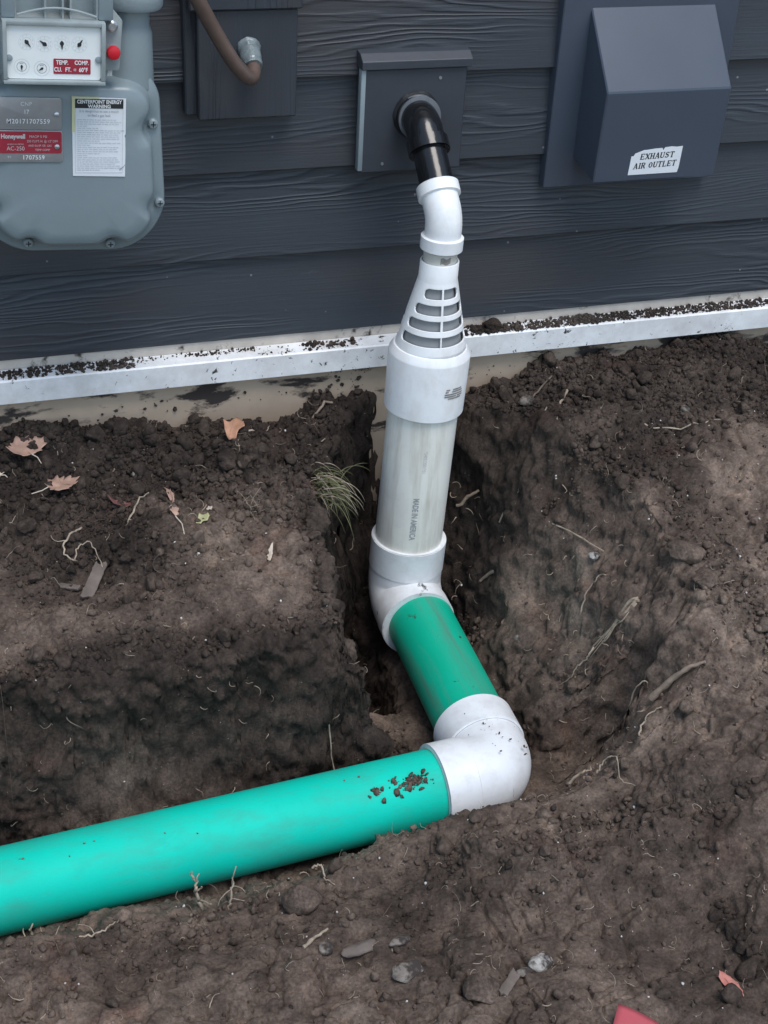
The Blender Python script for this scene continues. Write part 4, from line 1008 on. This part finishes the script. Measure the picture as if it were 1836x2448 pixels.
root('forked pale root standing up in front of the long green pipe', [(.232, -.742, -.010), (.229, -.735, .012), (.226, -.728, .034), (.222, -.722, .056)], .0030, .0, branches=((6, (1, -.3, .3), .026), (9, (.9, .2, .6), .022), (13, (-.6, 0, .8), .012)))
root('spindly pale rootlets right of the forked root by the pipe', [(.262, -.752, -.006), (.268, -.742, .014), (.270, -.735, .026), (.276, -.730, .046)], .0017, .0, branches=((4, (1, -.4, .2), .03), (7, (-1, -.2, .1), .026), (10, (.8, -.2, .6), .02), (12, (.3, -.5, .3), .022)))
root('pale forked root at the left edge in front of the pipe', [(.028, -.732, -.008), (.027, -.722, .014), (.029, -.716, .038)], .0026, .0, branches=((3, (-.8, 0, .7), .024), (5, (.7, -.4, .4), .022)))
root('thin pale root lying on the near bank at left', [(.075, -.770, .0), (.098, -.775, .004), (.115, -.768, .008), (.128, -.752, .008)], .0016, .002, branches=((6, (-.4, .7, .4), .026),))
root('curly pale root curving beside the pipe on the near bank', [(.372, -.735, .012), (.382, -.738, .020), (.384, -.752, .008), (.396, -.756, .002)], .0016, .002)
bnd = []
for k in range(9):
    a = random.uniform(-.006, .006); b = random.uniform(-.004, .004)
    bnd.append([(.915+a*.5, -.500+b, .004), (.900+a, -.497+a, .008+random.uniform(0, .006)), (.885-a, -.492+b, .006+random.uniform(0, .004)), (.868+a*2, -.480+b*2, .001)])
gp = thing('root_bundle', 'bundle of pale rootlets lying together on the right bank', 'root', (.89, -.495, gz1(.89, -.495)))
for i, q in enumerate(bnd): mk('rootlet', sweep(spline([np.array([x, y, gz1(x, y)+.003+h]) for x, y, h in q], 5), [.0012*(1-.04*j) for j in range(16)], 5), M['root'], gp, False, 180)
root('long wavy root trailing left of the rootlet bundle', [(.868, -.480, .002), (.858, -.483, .004), (.848, -.478, .004), (.838, -.480, .003), (.826, -.472, .002)], .0014, .003)
root('arched pale root below the rootlet bundle', [(.872, -.575, .0), (.880, -.590, .003), (.893, -.598, .004), (.908, -.585, .0)], .0014, .003)
root('arched pale root above the rootlet bundle', [(.872, -.420, .0), (.884, -.410, .004), (.898, -.412, .004), (.905, -.420, .0)], .0014, .003)
root('bowed pale root low on the bank right of the corner bend', [(.836, -.690, .002), (.846, -.675, .006), (.862, -.668, .006), (.876, -.668, .001)], .0016, .003)
root('looping pale root right of the corner bend in dark soil', [(.775, -.700, .002), (.790, -.690, .010), (.800, -.700, .010), (.798, -.722, .002), (.808, -.745, .001)], .0013, .003)
root('short thick root stub beside the corner bend', [(.752, -.668, .004), (.770, -.672, .008), (.785, -.668, .006)], .0024, .003)
root('tangled curly root among crumbs by the wood chip', [(.170, -.240, .004), (.150, -.262, .010), (.140, -.285, .014), (.152, -.296, .010), (.158, -.280, .012), (.178, -.276, .012), (.186, -.310, .006)], .0016, .003, branches=((8, (-1, .2, .2), .03), (18, (.6, -.6, .2), .03)))
root('long thin root crossing the face below the trench edge', [(.455, -.500, .002), (.462, -.515, .010), (.470, -.530, .014), (.478, -.545, .012)], .0013, .006, branches=((8, (.3, -.4, -.6), .03),))

def stone(label, x, y, s, mat, seed, sq=(1, 1, .6), sink=.25, name='pebble', cat='stone', rz=0):
    v, f = I3; p = v*(1+.22*vnoise(v*1.2+seed*3.3, seed)[:, None]+.12*vnoise(v*2.9+seed, seed+2)[:, None])
    rs = np.random.default_rng(seed)
    for c in range(5):
        nn = rs.standard_normal(3); nn /= np.linalg.norm(nn); e = p@nn-(.60+.22*rs.random()); p = p-np.clip(e, 0, None)[:, None]*nn*.92
    p = p*np.array(sq)*s
    o = mk(name, (p, f.tolist()), mat, sharp=50); dv = float(dry_at(np.array([x]), np.array([y]))[0]); o.data.attributes.new('dry', 'FLOAT', 'POINT').data.foreach_set('value', [dv]*len(p)); o.location = (x, y, gz1(x, y)+s*sq[2]*(1-2*sink)); o.rotation_euler = (.1, .15, rz); return setp(o, label, cat)
stone('jagged white stone in the foreground crumbs', .576, -.971, .0150, M['stone_white'], 1, (1.1, .8, .8), .2, rz=.4)
stone('small grey stone just left of the jagged white one', .553, -.983, .0080, M['stone'], 2, (1.4, .7, .7), .2)
stone('flat pale patchy stone pressed into the foreground soil', .425, -.945, .0165, M['stone'], 3, (1.2, .8, .35), .35)
stone('rounded tan pebble beside the straight twig', .347, -.878, .0098, M['stone'], 4, (1.1, .8, .7), .25)
stone('flat tan stone lying on the near bank', .433, -.893, .0120, M['stone'], 5, (1.4, .6, .5), .25, rz=.3)
stone('long flat brown stone left of the flat tan one', .388, -.888, .0150, M['chip'], 6, (1.7, .6, .45), .25, rz=.25)
stone('small buff pebble where the long twig ends on the right bank', .904, -.379, .0080, M['stone_white'], 7, (1.2, .9, .8), .25)
stone('round buff stone set in the smooth cut bank', .812, -.350, .0125, M['stone'], 8, (.9, 1, .9), .45)
stone('pale grey lump of stone in crumbs right of the cone', .898, -.103, .0130, M['stone'], 9, (1.1, .8, .7), .25)
stone('grey pebble in the crumbs far right by the curved rootlet', 1.135, -.190, .0095, M['stone'], 10, (.9, 1, .8), .3)
stone('small grey pebble in loose spoil left of the narrow leaf', .265, -.135, .0075, M['stone'], 13, (1, .9, .8), .3)
stone('large reddish clod on the near bank by the pipe', .345, -.785, .0230, M['clod'], 14, (1., .8, .9), .22, 'clod', 'clod')
stone('broken clod at the crest of the right bank', .975, -.505, .0240, M['clod'], 15, (1.3, .9, .6), .3, 'clod', 'clod')
stone('second broken clod just below the crest of the right bank', .985, -.545, .0200, M['clod'], 16, (1., .9, .6), .3, 'clod', 'clod', .8)
stone('dark brown lump of soil lying on the white flashing ledge', .866, -.014, .0130, M['clod'], 17, (1.6, .7, .8), .12, 'clod', 'clod')
bpy.data.objects['clod.003'].location.z = -.009
stone('rounded rusty brown lump in the lower foreground', .492, -1.004, .0200, M['clod'], 18, (1.1, .9, .6), .3, 'clod', 'clod')

# ------------------------------------------------------------------ grass tuft hanging into the hole
rim = np.arange(.45, .64, .002); rim = float(rim[gz(rim, rim*0-.19) > -.175].max())-.006
tuft = thing('grass_tuft', 'tuft of yellowish green grass hanging into the hole', 'grass', (rim, -.190, gz1(rim, -.190)))
for k in range(120):
    z0 = gz1(rim, -.19); p = np.array([rim+.018+random.gauss(0, .012), -.200+random.gauss(0, .020), z0-.004+random.gauss(0, .008)])
    d0 = np.array([.80+random.gauss(0, .45), -.35+random.gauss(0, .5), .35+random.gauss(0, .35)]); d0 /= np.linalg.norm(d0); L = random.uniform(.028, .066); P = [p]
    for j in range(7): d0 = d0+np.array([.02, 0, -.28]); d0 /= np.linalg.norm(d0); P.append(P[-1]+d0*L/7)
    mk('blade', sweep(P, [.0008*(1-.10*j) for j in range(8)], 4), M['grass'] if k % 4 else M['root'], tuft, False, 180)
tf2 = thing('grass_tuft', 'sparse dry brown grass clump on the left block of soil', 'grass', (.415, -.245, gz1(.415, -.245)))
for k in range(16):
    x, y = .415+random.gauss(0, .010), -.245+random.gauss(0, .010); p = np.array([x, y, gz1(x, y)-.002]); d0 = np.array([random.gauss(0, .4), random.gauss(0, .4), .8]); L = random.uniform(.012, .040); P = [p]
    for j in range(5): d0 = d0+np.array([random.gauss(0, .12), random.gauss(0, .12), -.1]); d0 /= np.linalg.norm(d0); P.append(P[-1]+d0*L/5)
    mk('blade', sweep(P, [.0008*(1-.14*j) for j in range(6)], 4), M['root'], tf2, False, 180)
